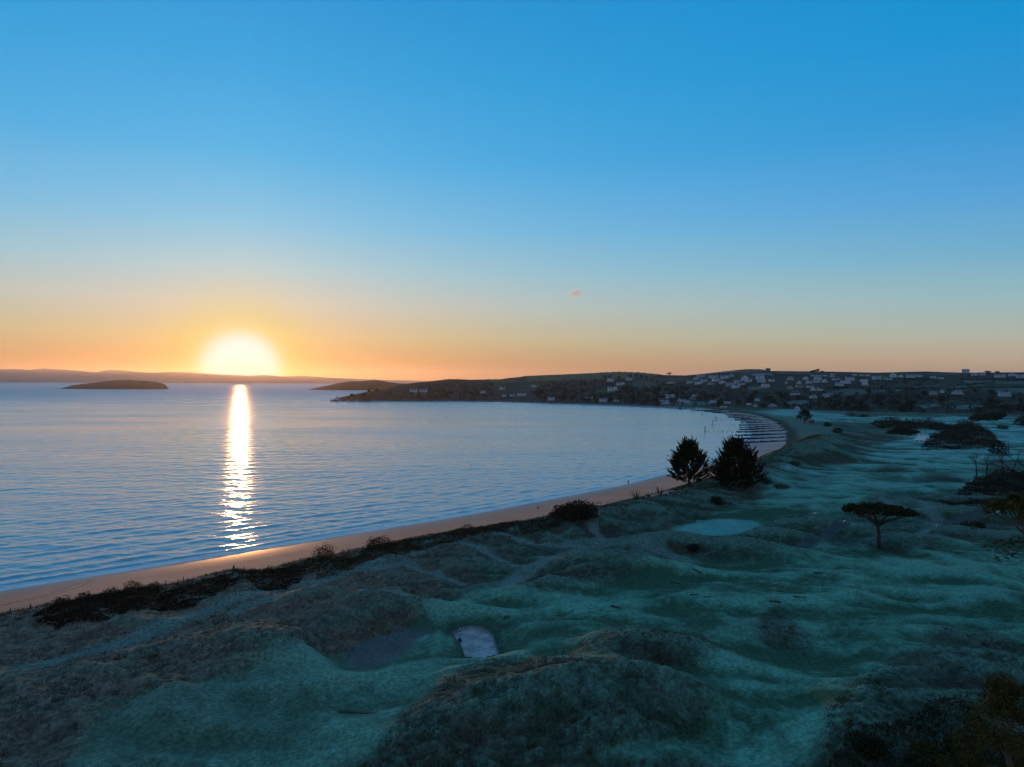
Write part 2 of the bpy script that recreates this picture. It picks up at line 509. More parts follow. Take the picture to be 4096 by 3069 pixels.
def link_mesh(name, me, mat=None, parent=None):
    o = bpy.data.objects.new(name, me)
    COL.objects.link(o)
    if mat is not None:
        for mm in (mat if isinstance(mat, (list, tuple)) else [mat]):
            me.materials.append(MATS[mm] if isinstance(mm, str) else mm)
    if parent is not None:
        o.parent = parent
    return o


def np_mesh(name, verts, faces, smooth=True):
    """fast mesh from arrays; faces is (n, k) ints"""
    me = bpy.data.meshes.new(name)
    verts = np.ascontiguousarray(verts, np.float32)
    faces = np.ascontiguousarray(faces, np.int32)
    n, k = faces.shape
    me.vertices.add(len(verts)); me.vertices.foreach_set('co', verts.ravel())
    me.loops.add(n * k); me.loops.foreach_set('vertex_index', faces.ravel())
    me.polygons.add(n)
    me.polygons.foreach_set('loop_start', np.arange(0, n * k, k, dtype=np.int32))
    me.polygons.foreach_set('loop_total', np.full(n, k, np.int32))
    me.polygons.foreach_set('use_smooth', np.full(n, smooth, bool))
    me.update(calc_edges=True)
    return me


# ------------------------------------------------------------------ the ground sheet: a fan of quads, finer where it is nearer
ang = np.radians(np.concatenate([np.linspace(-75, -41, 35), np.arange(-40, 40, 0.105), np.linspace(40.1, 75, 36)]))
rad = np.concatenate([np.linspace(2, 44, 18), np.geomspace(46, 400, 470), np.geomspace(403, 1000, 150), np.geomspace(1006, 2700, 130), np.geomspace(2760, 6000, 20)])
AA, RR = np.meshgrid(ang, rad)
GX, GY = RR * np.sin(AA), RR * np.cos(AA)
nr, na = GX.shape
x, y = GX.ravel(), GY.ravel()
GZ = height(x, y)
landm = inside(LAND, x, y)
s_shore = line_dist(SHORE, x, y)
d_crest = line_dist(CREST, x, y)
seaward = crest_side(x, y)
apx = CX + F_PX * x / np.maximum(y, 1)
u_hill = (y - _interp(FOOT_D, apx)) / (_interp(SKY_D, apx) - _interp(FOOT_D, apx))
dist = np.hypot(x, y)

# --- zones drawn in plan
FAIR = [
    [(250, 3120), (330, 2960), (620, 2850), (1000, 2765), (1230, 2695), (1380, 2625), (1620, 2532), (1800, 2446), (1930, 2398), (2000, 2385), (2130, 2415),
     (2350, 2385), (2500, 2342), (2640, 2275), (2740, 2255), (3000, 2245), (3150, 2215), (3270, 2190), (3420, 2205), (3600, 2232), (3720, 2235), (3860, 2180),
     (4096, 2185), (4600, 2190), (4600, 2640), (4096, 2590), (3920, 2535), (3790, 2530), (3710, 2640), (3600, 2715), (3450, 2830), (3330, 2930), (3265, 3120)],
    [(3010, 2075), (3060, 1985), (3110, 1925), (3170, 1890), (3300, 1878), (3420, 1872), (3480, 1850), (3440, 1810), (3520, 1790), (3620, 1760), (3640, 1700),
     (3380, 1690), (3240, 1690), (3330, 1672), (3600, 1668), (4200, 1672), (4500, 1700), (4500, 1830), (3960, 1850), (3920, 1890), (3950, 1960), (3800, 1975),
     (3600, 1985), (3470, 2000), (3440, 2050), (3340, 2095), (3480, 2128), (3420, 2140), (3340, 2120), (3290, 2070), (3160, 2062), (3100, 2085)],
    [(3040, 1645), (3140, 1640), (3300, 1652), (3420, 1668), (3400, 1690), (3260, 1692), (3190, 1672), (3100, 1658)],
]
FAIR = [poly_z(p, 5.0) for p in FAIR]
APRON = poly_z([(2700, 2110), (2840, 2070), (2870, 2035), (2920, 2025), (2990, 2030), (3060, 2075), (3080, 2095), (2990, 2130), (2860, 2150), (2720, 2148)], 5.5)
ROUGHS = [
    [(1470, 3120), (1600, 2970), (1740, 2860), (1850, 2745), (1960, 2705), (2100, 2688), (2250, 2705), (2400, 2770), (2620, 2800), (2780, 2840), (2830, 2905), (2790, 2980), (2650, 3025), (2450, 3040), (2380, 3120)],
    [(2300, 2640), (2420, 2600), (2560, 2575), (2700, 2600), (2800, 2620), (2915, 2665), (2880, 2700), (2790, 2755), (2600, 2750), (2400, 2705)],
    [(3018, 2530), (3050, 2490), (3110, 2470), (3190, 2505), (3268, 2575), (3245, 2612), (3160, 2625), (3062, 2598)],
    [(3470, 2005), (3560, 1995), (3700, 2010), (3850, 2010), (4200, 2020), (4200, 2130), (3900, 2110), (3760, 2090), (3640, 2080), (3520, 2060)],
    [(3340, 2150), (3420, 2120), (3520, 2120), (3640, 2140), (3700, 2180), (3680, 2205), (3520, 2210), (3400, 2195), (3320, 2178)],
    [(3130, 2150), (3190, 2090), (3270, 2080), (3340, 2110), (3370, 2150), (3280, 2170), (3180, 2180)],
    [(3480, 1895), (3540, 1870), (3640, 1880), (3680, 1900), (3580, 1910)], [(3640, 1935), (3700, 1905), (3800, 1905), (3890, 1930), (3830, 1950), (3720, 1950)],
]
ROUGHS = [poly_z(p, 5.5) for p in ROUGHS]
TRACKS = [([(2000, 2395), (2080, 2330), (2150, 2285), (2240, 2235), (2320, 2203), (2420, 2190), (2560, 2198), (2640, 2225), (2740, 2262)], 2.2),
          ([(150, 2690), (300, 2645), (588, 2561), (800, 2482), (1000, 2427), (1130, 2387), (1300, 2342), (1500, 2290), (1700, 2232), (1880, 2182), (2000, 2165), (2150, 2185), (2330, 2195)], 1.7),
          ([(950, 2480), (1130, 2440), (1320, 2400), (1500, 2420), (1640, 2440)], 1.2), ([(1480, 2310), (1620, 2290), (1760, 2330), (1860, 2370)], 1.2),
          ([(1820, 2200), (1960, 2240), (2060, 2300)], 1.2), ([(3150, 1890), (3300, 1940), (3420, 1958), (3560, 1965), (3720, 1965)], 1.0),
          ([(3450, 2000), (3580, 2050), (3680, 2065)], 1.0), ([(3680, 2030), (3720, 2075), (3760, 2100)], 1.4), ([(3660, 2170), (3700, 2130), (3740, 2110)], 1.4),
          ([(2390, 2025), (2398, 2070), (2380, 2120), (2410, 2165)], 1.1), ([(2650, 1985), (2700, 2010), (2800, 2012), (2900, 2015), (3010, 2040)], 0.8)]
TRACKS = [(poly_z(p, 5.2), w) for p, w in TRACKS]
TAR = [([(3215, 2192), (3262, 2172), (3330, 2140), (3390, 2118)], 1.5), ([(3390, 2118), (3470, 2103), (3600, 2108), (3720, 2107), (3810, 2092), (3900, 2074), (4000, 2056), (4140, 2030)], 1.6)]
TAR = [(poly_z(p, 5.2), w) for p, w in TAR]
PLATFORM = poly_z([(2570, 1975), (2620, 1957), (2690, 1948), (2700, 1955), (2650, 1972), (2600, 1984)], 8.0)
SAND_PATH = []

n1 = fbm(x / 3.1, y / 3.1, 4, 50)
n2 = fbm(x / 12.0, y / 12.0, 3, 60)
n3 = fbm(x / 0.9, y / 0.9, 3, 70)
wx, wy = x + n1 * 1.2 + n2 * 2.0, y + n1 * 1.2 + fbm(x / 7.0, y / 7.0, 2, 61) * 1.8
fair = np.zeros(len(x), bool)
for p in FAIR:
    fair |= inside(p, wx, wy)
fair |= inside(APRON, wx, wy)
for p in ROUGHS:
    fair &= ~inside(p, wx, wy)
track = np.zeros(len(x))
for p, w in TRACKS:
    track = np.maximum(track, 1 - sstep(w * 0.6, w * 1.5, line_dist(p, wx, wy)))
tar = np.zeros(len(x), bool)
for p, w in TAR:
    tar |= line_dist(p, x + n1 * 0.25, y + n1 * 0.25) < w
plat = inside(PLATFORM, wx, wy)
green = inside(GREEN, x + n1 * 0.5, y + n1 * 0.5)
bunker = inside(BUNKER, x + n1 * 0.35, y + n1 * 0.35)
bare = inside(BARE, x + n1 * 0.8, y + n1 * 0.8)
near_l = landm & (u_hill < 0)
rise = s_shore / np.maximum(s_shore + d_crest, 1e-6)
sand = (landm & seaward & (rise + 0.05 * n1 < 0.60) & (u_hill < 0.0)) | (~landm)
hill = landm & (u_hill >= 0)
fair &= near_l & ~seaward
rough = near_l & ~fair & ~sand

def gblur(v, n=5):
    g = v.astype(float).reshape(nr, na).copy()
    for _ in range(n):
        g[1:-1] = 0.25 * g[:-2] + 0.5 * g[1:-1] + 0.25 * g[2:]
        for _k in range(2):
            g[:, 1:-1] = 0.25 * g[:, :-2] + 0.5 * g[:, 1:-1] + 0.25 * g[:, 2:]
    return g.ravel()


fairw = np.where(dist < 130, gblur(fair, 26), gblur(fair, 9))
roughw = np.clip(1 - fairw, 0, 1) * near_l * ~sand
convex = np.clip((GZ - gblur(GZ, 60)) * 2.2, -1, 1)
# tussocks and lips stand up from the mesh itself
tuss = np.zeros(len(x))
k = (roughw > 0.02) & (dist < 450)
tuss[k] = roughw[k] * (np.abs(fbm(x[k] / 1.1, y[k] / 0.8, 2, 81)) * 0.34 + n3[k] * 0.10 + fbm(x[k] / 4.2, y[k] / 3.0, 2, 85) * 0.22) * (1 - track[k] * 0.85)
edge = blob(BUNKER, x, y, 0.9)
tuss = tuss + np.where(bunker, -0.55, edge * 0.22)
tuss = tuss + np.where(fair & (dist < 600), n3 * 0.03 + n1 * 0.12 + n2 * 0.25, 0)
tuss = np.where(tar | plat | green | bare, 0.0, tuss)
GZ = GZ + np.where(near_l, tuss, 0)
# low tide ripples and tyre tracks of the beach
TYRES = [[(0, 2430), (180, 2382), (290, 2335), (325, 2318)], [(0, 2436), (190, 2392), (320, 2345), (362, 2310)], [(-60, 2432), (60, 2418), (200, 2388)]]
tyre = np.zeros(len(x))
for p in TYRES[:2]:
    tyre = np.maximum(tyre, 1 - sstep(0.12, 0.34, line_dist(poly_z(p, 0.9), x, y)))
GZ = GZ - np.where(sand & landm, tyre * 0.10, 0)

# --- albedo of each place
alb = np.zeros((len(x), 3))


def lay(mask, a, b, t):
    t = np.clip(t, 0, 1)[:, None]
    c = np.array(a)[None] * (1 - t) + np.array(b)[None] * t
    w = mask.astype(float)[:, None]
    alb[:] = alb * (1 - w) + c * w


left_w = sstep(15, -40, x)                                            # browner marram near the shore, greener inland
rb = near_l & ~sand
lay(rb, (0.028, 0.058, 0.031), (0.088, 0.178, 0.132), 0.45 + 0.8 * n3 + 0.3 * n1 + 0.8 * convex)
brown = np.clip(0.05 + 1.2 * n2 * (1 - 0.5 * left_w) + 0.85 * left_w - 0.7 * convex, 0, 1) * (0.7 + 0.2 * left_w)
br = (np.array((0.060, 0.052, 0.036))[None] + np.array((0.105, 0.084, 0.060))[None] * left_w[:, None]) * (1 + 0.5 * n3[:, None])
alb[:] = np.where(rb[:, None], alb * (1 - brown[:, None]) + br * brown[:, None], alb)
lay(rb * track * 0.9, (0.10, 0.170, 0.140), (0.14, 0.230, 0.195), 0.5 + n1)
streak = fbm(x / 34, y / 9, 3, 66)
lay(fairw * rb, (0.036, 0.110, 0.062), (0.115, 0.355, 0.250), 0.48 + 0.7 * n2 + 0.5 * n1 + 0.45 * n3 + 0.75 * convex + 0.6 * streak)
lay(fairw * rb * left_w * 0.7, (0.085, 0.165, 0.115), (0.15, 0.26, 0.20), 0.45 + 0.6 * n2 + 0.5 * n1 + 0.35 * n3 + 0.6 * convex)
far_frost = fairw * rb * np.clip((y - 190) / 160, 0, 1) * np.clip(0.45 + 1.1 * streak + 0.6 * convex, 0, 1)
lay(far_frost, (0.15, 0.42, 0.37), (0.22, 0.52, 0.47), 0.5 + n1)
lay(fairw * rb * track * 0.8, (0.095, 0.20, 0.17), (0.13, 0.25, 0.215), 0.5 + n1)
lay(gblur(green, 3), (0.095, 0.35, 0.30), (0.13, 0.42, 0.37), 0.5 + n1)
lay(gblur(bare, 5), (0.085, 0.105, 0.105), (0.12, 0.14, 0.145), 0.5 + n1)
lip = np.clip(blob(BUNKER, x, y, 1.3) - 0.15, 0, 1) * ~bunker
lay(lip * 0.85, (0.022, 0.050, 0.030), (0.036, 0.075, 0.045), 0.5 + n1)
lay(bunker, (0.27, 0.33, 0.33), (0.43, 0.50, 0.50), 0.45 + 1.5 * n1 + 0.9 * n3)
lay(tar, (0.050, 0.078, 0.074), (0.070, 0.100, 0.095), 0.5 + n1)
lay(plat, (0.24, 0.22, 0.20), (0.30, 0.27, 0.25), 0.5 + n1)
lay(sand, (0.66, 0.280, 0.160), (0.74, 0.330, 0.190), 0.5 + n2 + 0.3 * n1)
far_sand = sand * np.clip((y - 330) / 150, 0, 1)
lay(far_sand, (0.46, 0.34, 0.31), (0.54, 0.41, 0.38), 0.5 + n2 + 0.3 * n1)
alb[:] = np.where((sand & (tyre > 0))[:, None], alb * (1 - 0.45 * tyre[:, None]), alb)
wetness = np.where(sand, np.clip(1.15 - (rise / 0.26), 0, 1), 0.0)
alb[:] = np.where(sand[:, None], alb * (1 - 0.35 * wetness[:, None]), alb)
# hillside: scrub and woodland floor, with fields between the hedges
lay(hill, (0.022, 0.024, 0.014), (0.045, 0.042, 0.024), 0.5 + fbm(x / 30, y / 30, 3, 90))
HFIELD = [  # polygons of pixels on the slope
    ([(1915, 1517), (1960, 1511), (2100, 1505), (2400, 1492), (2560, 1492), (2640, 1499), (2600, 1512), (2300, 1520), (2150, 1528), (2040, 1520), (1960, 1518)], (0.060, 0.095, 0.040)),
    ([(2100, 1543), (2200, 1532), (2210, 1538), (2110, 1548)], (0.055, 0.075, 0.04)), ([(2020, 1562), (2200, 1548), (2240, 1552), (2060, 1566)], (0.06, 0.07, 0.04)),
    ([(2530, 1530), (2570, 1522), (2620, 1530), (2630, 1552), (2540, 1550)], (0.055, 0.085, 0.045)), ([(2380, 1560), (2480, 1562), (2460, 1572), (2380, 1568)], (0.06, 0.09, 0.05)),
    ([(2590, 1512), (2740, 1508), (2760, 1520), (2620, 1524)], (0.06, 0.075, 0.045)), ([(2780, 1497), (2960, 1482), (2970, 1486), (2900, 1492), (2800, 1502)], (0.20, 0.24, 0.24)),
    ([(2930, 1484), (3040, 1478), (3080, 1486), (3000, 1492)], (0.06, 0.085, 0.05)), ([(3000, 1497), (3090, 1494), (3090, 1502), (3010, 1503)], (0.20, 0.24, 0.24)),
    ([(3100, 1490), (3300, 1490), (3300, 1502), (3120, 1500)], (0.07, 0.09, 0.055)), ([(2990, 1548), (3060, 1545), (3080, 1556), (3000, 1560)], (0.09, 0.15, 0.13)),
    ([(3295, 1575), (3360, 1558), (3420, 1550), (3520, 1555), (3640, 1556), (3560, 1568), (3500, 1572), (3440, 1580), (3330, 1582)], (0.065, 0.11, 0.08)),
    ([(3660, 1546), (3800, 1538), (3960, 1532), (3900, 1548), (3720, 1558), (3640, 1556)], (0.065, 0.11, 0.085)), ([(3850, 1520), (4000, 1524), (4200, 1526), (4200, 1532), (3860, 1532)], (0.075, 0.12, 0.09)),
    ([(3930, 1556), (4040, 1552), (4200, 1552), (4200, 1572), (3960, 1570)], (0.065, 0.11, 0.085)), ([(3400, 1500), (3520, 1502), (3640, 1506), (3480, 1512)], (0.06, 0.08, 0.05)),
    ([(3640, 1622), (3740, 1616), (3780, 1622), (3720, 1632), (3660, 1632)], (0.10, 0.17, 0.15)), ([(3780, 1628), (3860, 1620), (3960, 1622), (3900, 1636), (3820, 1640)], (0.10, 0.17, 0.15)),
    ([(3140, 1606), (3200, 1600), (3290, 1602), (3200, 1616), (3150, 1614)], (0.09, 0.16, 0.14)), ([(2640, 1612), (2760, 1606), (2860, 1610), (2820, 1622), (2700, 1622)], (0.10, 0.15, 0.13)),
    ([(3700, 1494), (3840, 1492), (3840, 1500), (3720, 1502)], (0.065, 0.085, 0.05)), ([(1560, 1572), (1700, 1570), (1720, 1578), (1580, 1580)], (0.05, 0.065, 0.035)),
]
n4 = fbm(x / 40, y / 40, 3, 95)
FIELD_W = []
for pts, c in HFIELD:
    w = []
    for p in pts:
        g_ = ground(p[0], p[1] + 0.6, 780)
        w.append((g_.x, g_.y))
    w = np.array(w)
    FIELD_W.append(w)
    mk = inside(w, x + n4 * 5, y + n4 * 5) & (u_hill > (0.62 if pts[0] == (1915, 1517) else -0.05))
    if mk.any():
        lay(mk, tuple(v * 0.85 for v in c), tuple(v * 1.15 for v in c), 0.5 + n4)

ROCK = hill & (s_shore < 16) & (apx < 2600)
lay(ROCK, (0.05, 0.042, 0.035), (0.085, 0.07, 0.055), 0.5 + n1)

# --- cut the sheet into the pieces one would name
zone = np.zeros(len(x), int)
zone[rough] = 0; zone[fair] = 1; zone[sand] = 2; zone[hill] = 3
zone[green] = 4; zone[bunker] = 5; zone[bare] = 6; zone[tar] = 7; zone[plat] = 8
V = np.stack([x, y, GZ], 1)
idx = np.arange(nr * na).reshape(nr, na)
quads = np.stack([idx[:-1, :-1], idx[:-1, 1:], idx[1:, 1:], idx[1:, :-1]], -1).reshape(-1, 4)[:, ::-1]
qz = GZ[quads]
quads = quads[qz.max(1) > -1.6]
# normals of the whole sheet, so that the seams do not show
fn = np.cross(V[quads[:, 2]] - V[quads[:, 0]], V[quads[:, 3]] - V[quads[:, 1]])
VN = np.zeros_like(V)
for c_ in range(4):
    np.add.at(VN, quads[:, c_], fn)
VN /= np.maximum(np.linalg.norm(VN, axis=1, keepdims=True), 1e-9)
if VN[:, 2].mean() < 0:
    VN = -VN; quads = quads[:, ::-1]
qzone = zone[quads[:, 0]]
for zi, (nm, mat) in enumerate([('rough_grassland', 'rough_grass'), ('fairway', 'short_grass'), ('beach', 'beach_sand'), ('hillside', 'hill_ground'),
                                ('putting_green', 'short_grass'), ('bunker', 'bunker_sand'), ('bare_green', 'short_grass'), ('tarmac_path', 'bunker_sand'), ('sand_clearing', 'bunker_sand')]):
    q = quads[qzone == zi]
    if len(q) == 0:
        continue
    used, inv = np.unique(q, return_inverse=True)
    me = np_mesh(nm, V[used], inv.reshape(-1, 4))
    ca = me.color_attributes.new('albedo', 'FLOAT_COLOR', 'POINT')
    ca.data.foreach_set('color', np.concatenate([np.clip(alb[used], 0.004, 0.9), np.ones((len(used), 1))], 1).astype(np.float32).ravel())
    if nm == 'beach':
        wa = me.attributes.new('wetness', 'FLOAT', 'POINT')
        wa.data.foreach_set('value', wetness[used].astype(np.float32))
    me.normals_split_custom_set_from_vertices(VN[used].astype(np.float32))
    o = link_mesh(nm, me, mat)
    tag(o, kind='structure')

# ------------------------------------------------------------------ sea
def sea_material():
    m, nt, b = new_mat('sea_water')
    N, L = nt.nodes.new, nt.links.new
    b.inputs['Base Color'].default_value = (0.14, 0.40, 0.49, 1)
    b.inputs['Roughness'].default_value = 0.10
    b.inputs['IOR'].default_value = 1.36
    tc = N('ShaderNodeTexCoord')
    geo = N('ShaderNodeCameraData')
    hs = []
    for sc, st, wgt, rot in ((0.55, (1.0, 2.2, 1), 0.10, 0.5), (0.25, (1.0, 2.4, 1), 0.09, 0.35), (0.11, (1, 2.6, 1), 0.22, 0.25), (0.02, (1, 3.0, 1), 0.5, 0.1)):
        mp = N('ShaderNodeMapping'); mp.inputs['Scale'].default_value = st; mp.inputs['Rotation'].default_value = (0, 0, rot)
        L(tc.outputs['Object'], mp.inputs[0])
        nz = N('ShaderNodeTexNoise'); nz.inputs['Scale'].default_value = sc; nz.inputs['Detail'].default_value = 3; nz.inputs['Roughness'].default_value = 0.55
        L(mp.outputs[0], nz.inputs[0])
        mu = N('ShaderNodeMath'); mu.operation = 'MULTIPLY'; L(nz.outputs[0], mu.inputs[0]); mu.inputs[1].default_value = wgt
        hs.append(mu.outputs[0])
    a = hs[0]
    for h in hs[1:]:
        ad = N('ShaderNodeMath'); ad.operation = 'ADD'; L(a, ad.inputs[0]); L(h, ad.inputs[1]); a = ad.outputs[0]
    bp = N('ShaderNodeBump'); bp.inputs['Strength'].default_value = 1.0; bp.inputs['Distance'].default_value = 1.0
    L(a, bp.inputs['Height']); L(bp.outputs[0], b.inputs['Normal'])
    # patches of breeze roughen the water
    nz = N('ShaderNodeTexNoise'); nz.inputs['Scale'].default_value = 0.006; nz.inputs['Detail'].default_value = 4
    mp = N('ShaderNodeMapping'); mp.inputs['Scale'].default_value = (0.6, 2.0, 1); L(tc.outputs['Object'], mp.inputs[0]); L(mp.outputs[0], nz.inputs[0])
    mr = N('ShaderNodeMapRange'); L(nz.outputs[0], mr.inputs[0]); mr.inputs[1].default_value = 0.35; mr.inputs[2].default_value = 0.65
    mr.inputs[3].default_value = 0.09; mr.inputs[4].default_value = 0.17
    # the open sea outside the bay is choppier than the sheltered water
    dl = N('ShaderNodeVectorMath'); dl.operation = 'LENGTH'; L(tc.outputs['Object'], dl.inputs[0])
    dm = N('ShaderNodeMapRange'); L(dl.outputs['Value'], dm.inputs[0]); dm.inputs[1].default_value = 350; dm.inputs[2].default_value = 2600
    dm.inputs[3].default_value = 0.0; dm.inputs[4].default_value = 0.26
    da = N('ShaderNodeMath'); da.operation = 'ADD'; L(mr.outputs[0], da.inputs[0]); L(dm.outputs[0], da.inputs[1])
    fo = N('ShaderNodeAttribute'); fo.attribute_name = 'foam'
    mxr = N('ShaderNodeMix'); mxr.data_type = 'FLOAT'; L(fo.outputs['Fac'], mxr.inputs[0]); L(da.outputs[0], mxr.inputs[2]); mxr.inputs[3].default_value = 0.7
    L(mxr.outputs[0], b.inputs['Roughness'])
    mxc = N('ShaderNodeMix'); mxc.data_type = 'RGBA'; L(fo.outputs['Fac'], mxc.inputs[0]); mxc.inputs[6].default_value = b.inputs['Base Color'].default_value[:]
    mxc.inputs[7].default_value = (0.92, 0.93, 0.94, 1); L(mxc.outputs[2], b.inputs['Base Color'])
    return m


sea_material()
sang = np.radians(np.concatenate([np.linspace(-75, -41, 30), np.arange(-40, 22, 0.10), np.linspace(22.2, 75, 60)]))
srad = np.concatenate([np.linspace(60, 128, 40), np.geomspace(129, 700, 560), np.geomspace(704, 1700, 130), np.geomspace(1720, 24000, 60)])
SA, SR_ = np.meshgrid(sang, srad)
sx, sy = (SR_ * np.sin(SA)).ravel(), (SR_ * np.cos(SA)).ravel()
sland = inside(LAND, sx, sy)
ssd = line_dist(SHORE, sx, sy)
sd = np.where(sland, -ssd, ssd)                # metres out from the water's edge
step = np.gradient(np.log(srad)).repeat(len(sang)) * SR_.ravel()      # mesh spacing: waves finer than that are left to the shader
warp = fbm(sx / 60, sy / 60, 3, 201) * 7 + fbm(sx / 14, sy / 14, 2, 207) * 1.2


def wave(lam, amp, phase_coord, sharp=1.0):
    w = np.sin(2 * np.pi * phase_coord / lam)
    w = (np.exp(sharp * w) - np.exp(-sharp)) / (np.exp(sharp) - np.exp(-sharp)) * 2 - 0.8
    return amp * w * sstep(0.5, 0.22, step / lam)


nearsh = np.exp(-np.maximum(sd, 0) / 260)
sz = np.zeros(len(sx))
gust = 0.65 + 0.7 * np.clip(fbm(sx / 45, sy / 20, 3, 230) + 0.4, 0, 1)
sz += wave(6.0, 0.048, sd + warp, 0.9) * (0.25 + 0.75 * nearsh) * gust
sz += wave(9.0, 0.032, sd * 0.97 + 0.2 * sx + warp * 1.5, 0.6) * gust
sz += wave(3.6, 0.022, sd + 0.15 * sx + warp * 0.8, 0.6) * gust
for lam, amp, th in ((17, 0.05, 100), (5.2, 0.022, 120), (3.4, 0.016, 75), (2.6, 0.012, 140), (6.3, 0.022, 60), (9.0, 0.030, 85)):
    sz += wave(lam, amp, sx * math.cos(R(th)) + sy * math.sin(R(th)) + warp * 0.6, 0.4)
calm = sstep(250, 800, sx + sy * 0.55)           # the bay's lee corner lies smoother
sz *= 1 - 0.75 * calm
sz = np.where(sd > 0, sz * np.clip(sd / 9, 0.0, 1), 0)
# last wavelets breaking on the sand
brk = np.exp(-((sd - 4.5 - warp * 0.18) / 0.9) ** 2) * 0.16 + np.exp(-((sd - 9.5 - warp * 0.3) / 1.3) ** 2) * 0.14 * gust
sz += np.where(sy < 600, brk, 0)
sz += 0.03
SVt = np.stack([sx, sy, sz], 1)
snr, sna = SA.shape
idx = np.arange(snr * sna).reshape(snr, sna)
q = np.stack([idx[:-1, :-1], idx[:-1, 1:], idx[1:, 1:], idx[1:, :-1]], -1).reshape(-1, 4)[:, ::-1]
keep = sd[q].max(1) > -3.0
q = q[keep]
used, inv = np.unique(q, return_inverse=True)
me = np_mesh('sea', SVt[used], inv.reshape(-1, 4))
fo_n = np.clip(fbm(sx / 5, sy / 5, 3, 240) + 0.75, 0, 1)
foam = np.exp(-((sd - 0.6 - warp * 0.08) / 1.1) ** 2) * fo_n + np.exp(-((sd - 4.2 - warp * 0.18) / 0.35) ** 2) * np.clip(fo_n - 0.62, 0, 1) * 1.2
foam = np.where((sy < 800) & (sd > -2.5), np.clip(foam, 0, 1), 0)
fa = me.attributes.new('foam', 'FLOAT', 'POINT'); fa.data.foreach_set('value', foam[used].astype(np.float32))
o = link_mesh('sea', me, 'sea_water')
tag(o, kind='structure')
print('TRIS ground', len(quads) * 2, 'sea', len(q) * 2)

# ------------------------------------------------------------------ shape helpers
rng = np.random.default_rng(11)


class MB:
    """collects shapes and links them as one mesh object"""

    def __init__(self):
        self.v, self.f = [], []

    def add(self, vs, fs):
        n = len(self.v)
        self.v += [tuple(p) for p in vs]
        self.f += [tuple(i + n for i in q) for q in fs]
        return self

    def box(self, x0, x1, y0, y1, z0, z1):
        return self.add([(x0, y0, z0), (x1, y0, z0), (x1, y1, z0), (x0, y1, z0), (x0, y0, z1), (x1, y0, z1), (x1, y1, z1), (x0, y1, z1)],
                        [(0, 3, 2, 1), (4, 5, 6, 7), (0, 1, 5, 4), (1, 2, 6, 5), (2, 3, 7, 6), (3, 0, 4, 7)])

    def prism(self, outline, y0, y1):
        """outline in (x, z), pushed from y0 to y1"""
        n = len(outline)
        vs = [(a, y0, b) for a, b in outline] + [(a, y1, b) for a, b in outline]
        fs = [tuple(range(n)), tuple(range(2 * n - 1, n - 1, -1))] + [(i, i + n, (i + 1) % n + n, (i + 1) % n) for i in range(n)]
        return self.add(vs, fs)

    def tube(self, pts, radii, n=6, cap=True):
        pts = [Vector(p) for p in pts]
        rings = []
        for i, p in enumerate(pts):
            t = (pts[min(i + 1, len(pts) - 1)] - pts[max(i - 1, 0)])
            if t.length < 1e-9: t = Vector((0, 0, 1))
            t.normalize()
            a = t.cross(Vector((0, 0, 1)) if abs(t.z) < 0.95 else Vector((1, 0, 0))).normalized()
            b = t.cross(a)
            rr = radii[i] if isinstance(radii, (list, tuple)) else radii
            rings.append([p + (a * math.cos(2 * math.pi * k / n) + b * math.sin(2 * math.pi * k / n)) * rr for k in range(n)])
        vs = [q for r_ in rings for q in r_]
        fs = []
        for i in range(len(rings) - 1):
            for k in range(n):
                fs.append((i * n + k, i * n + (k + 1) % n, (i + 1) * n + (k + 1) % n, (i + 1) * n + k))
        if cap:
            fs.append(tuple(range(n - 1, -1, -1))); fs.append(tuple((len(rings) - 1) * n + k for k in range(n)))
        return self.add(vs, fs)

    def tris(self, arr):
        n = len(self.v)
        self.v += [tuple(p) for p in arr]
        self.f += [(n + i, n + i + 1, n + i + 2) for i in range(0, len(arr), 3)]
        return self

    def mesh(self, name, smooth=False):
        me = bpy.data.meshes.new(name)
        me.from_pydata(self.v, [], self.f)
        if smooth:
            me.polygons.foreach_set('use_smooth', [True] * len(me.polygons))
        me.update()
        return me

    def build(self, name, mat, parent=None, smooth=False, loc=None):
        o = link_mesh(name, self.mesh(name, smooth), mat, parent)
        if loc is not None:
            o.location = loc
        return o


def empty(name, loc, rz=0.0):
    o = bpy.data.objects.new(name, None)
    COL.objects.link(o)
    o.location = loc
    o.rotation_euler = (0, 0, rz)
    o.empty_display_size = 0.5
    return o


def tri_mesh(name, arr, mat, parent=None, loc=None):
    """object from loose leaf triangles, (3n, 3) array"""
    me = np_mesh(name, arr, np.arange(len(arr)).reshape(-1, 3), smooth=False)
    o = link_mesh(name, me, mat, parent)
    if loc is not None:
        o.location = loc
    return o


def leaves(c, size, aspect=0.5, up=0.0):
    """a small triangle at every centre, random turn; size may be per leaf"""
    n = len(c)
    d = rng.normal(size=(n, 3)); d[:, 2] += up
    d /= np.linalg.norm(d, axis=1, keepdims=True)
    e_ = np.cross(d, rng.normal(size=(n, 3))); e_ /= np.maximum(np.linalg.norm(e_, axis=1, keepdims=True), 1e-6)
    sz_ = (np.asarray(size) * rng.uniform(0.6, 1.4, n))[:, None]
    a = c - d * sz_ * 0.5 - e_ * sz_ * aspect * 0.5
    b = c - d * sz_ * 0.5 + e_ * sz_ * aspect * 0.5
    t = c + d * sz_ * 0.7
    return np.stack([a, b, t], 1).reshape(-1, 3)


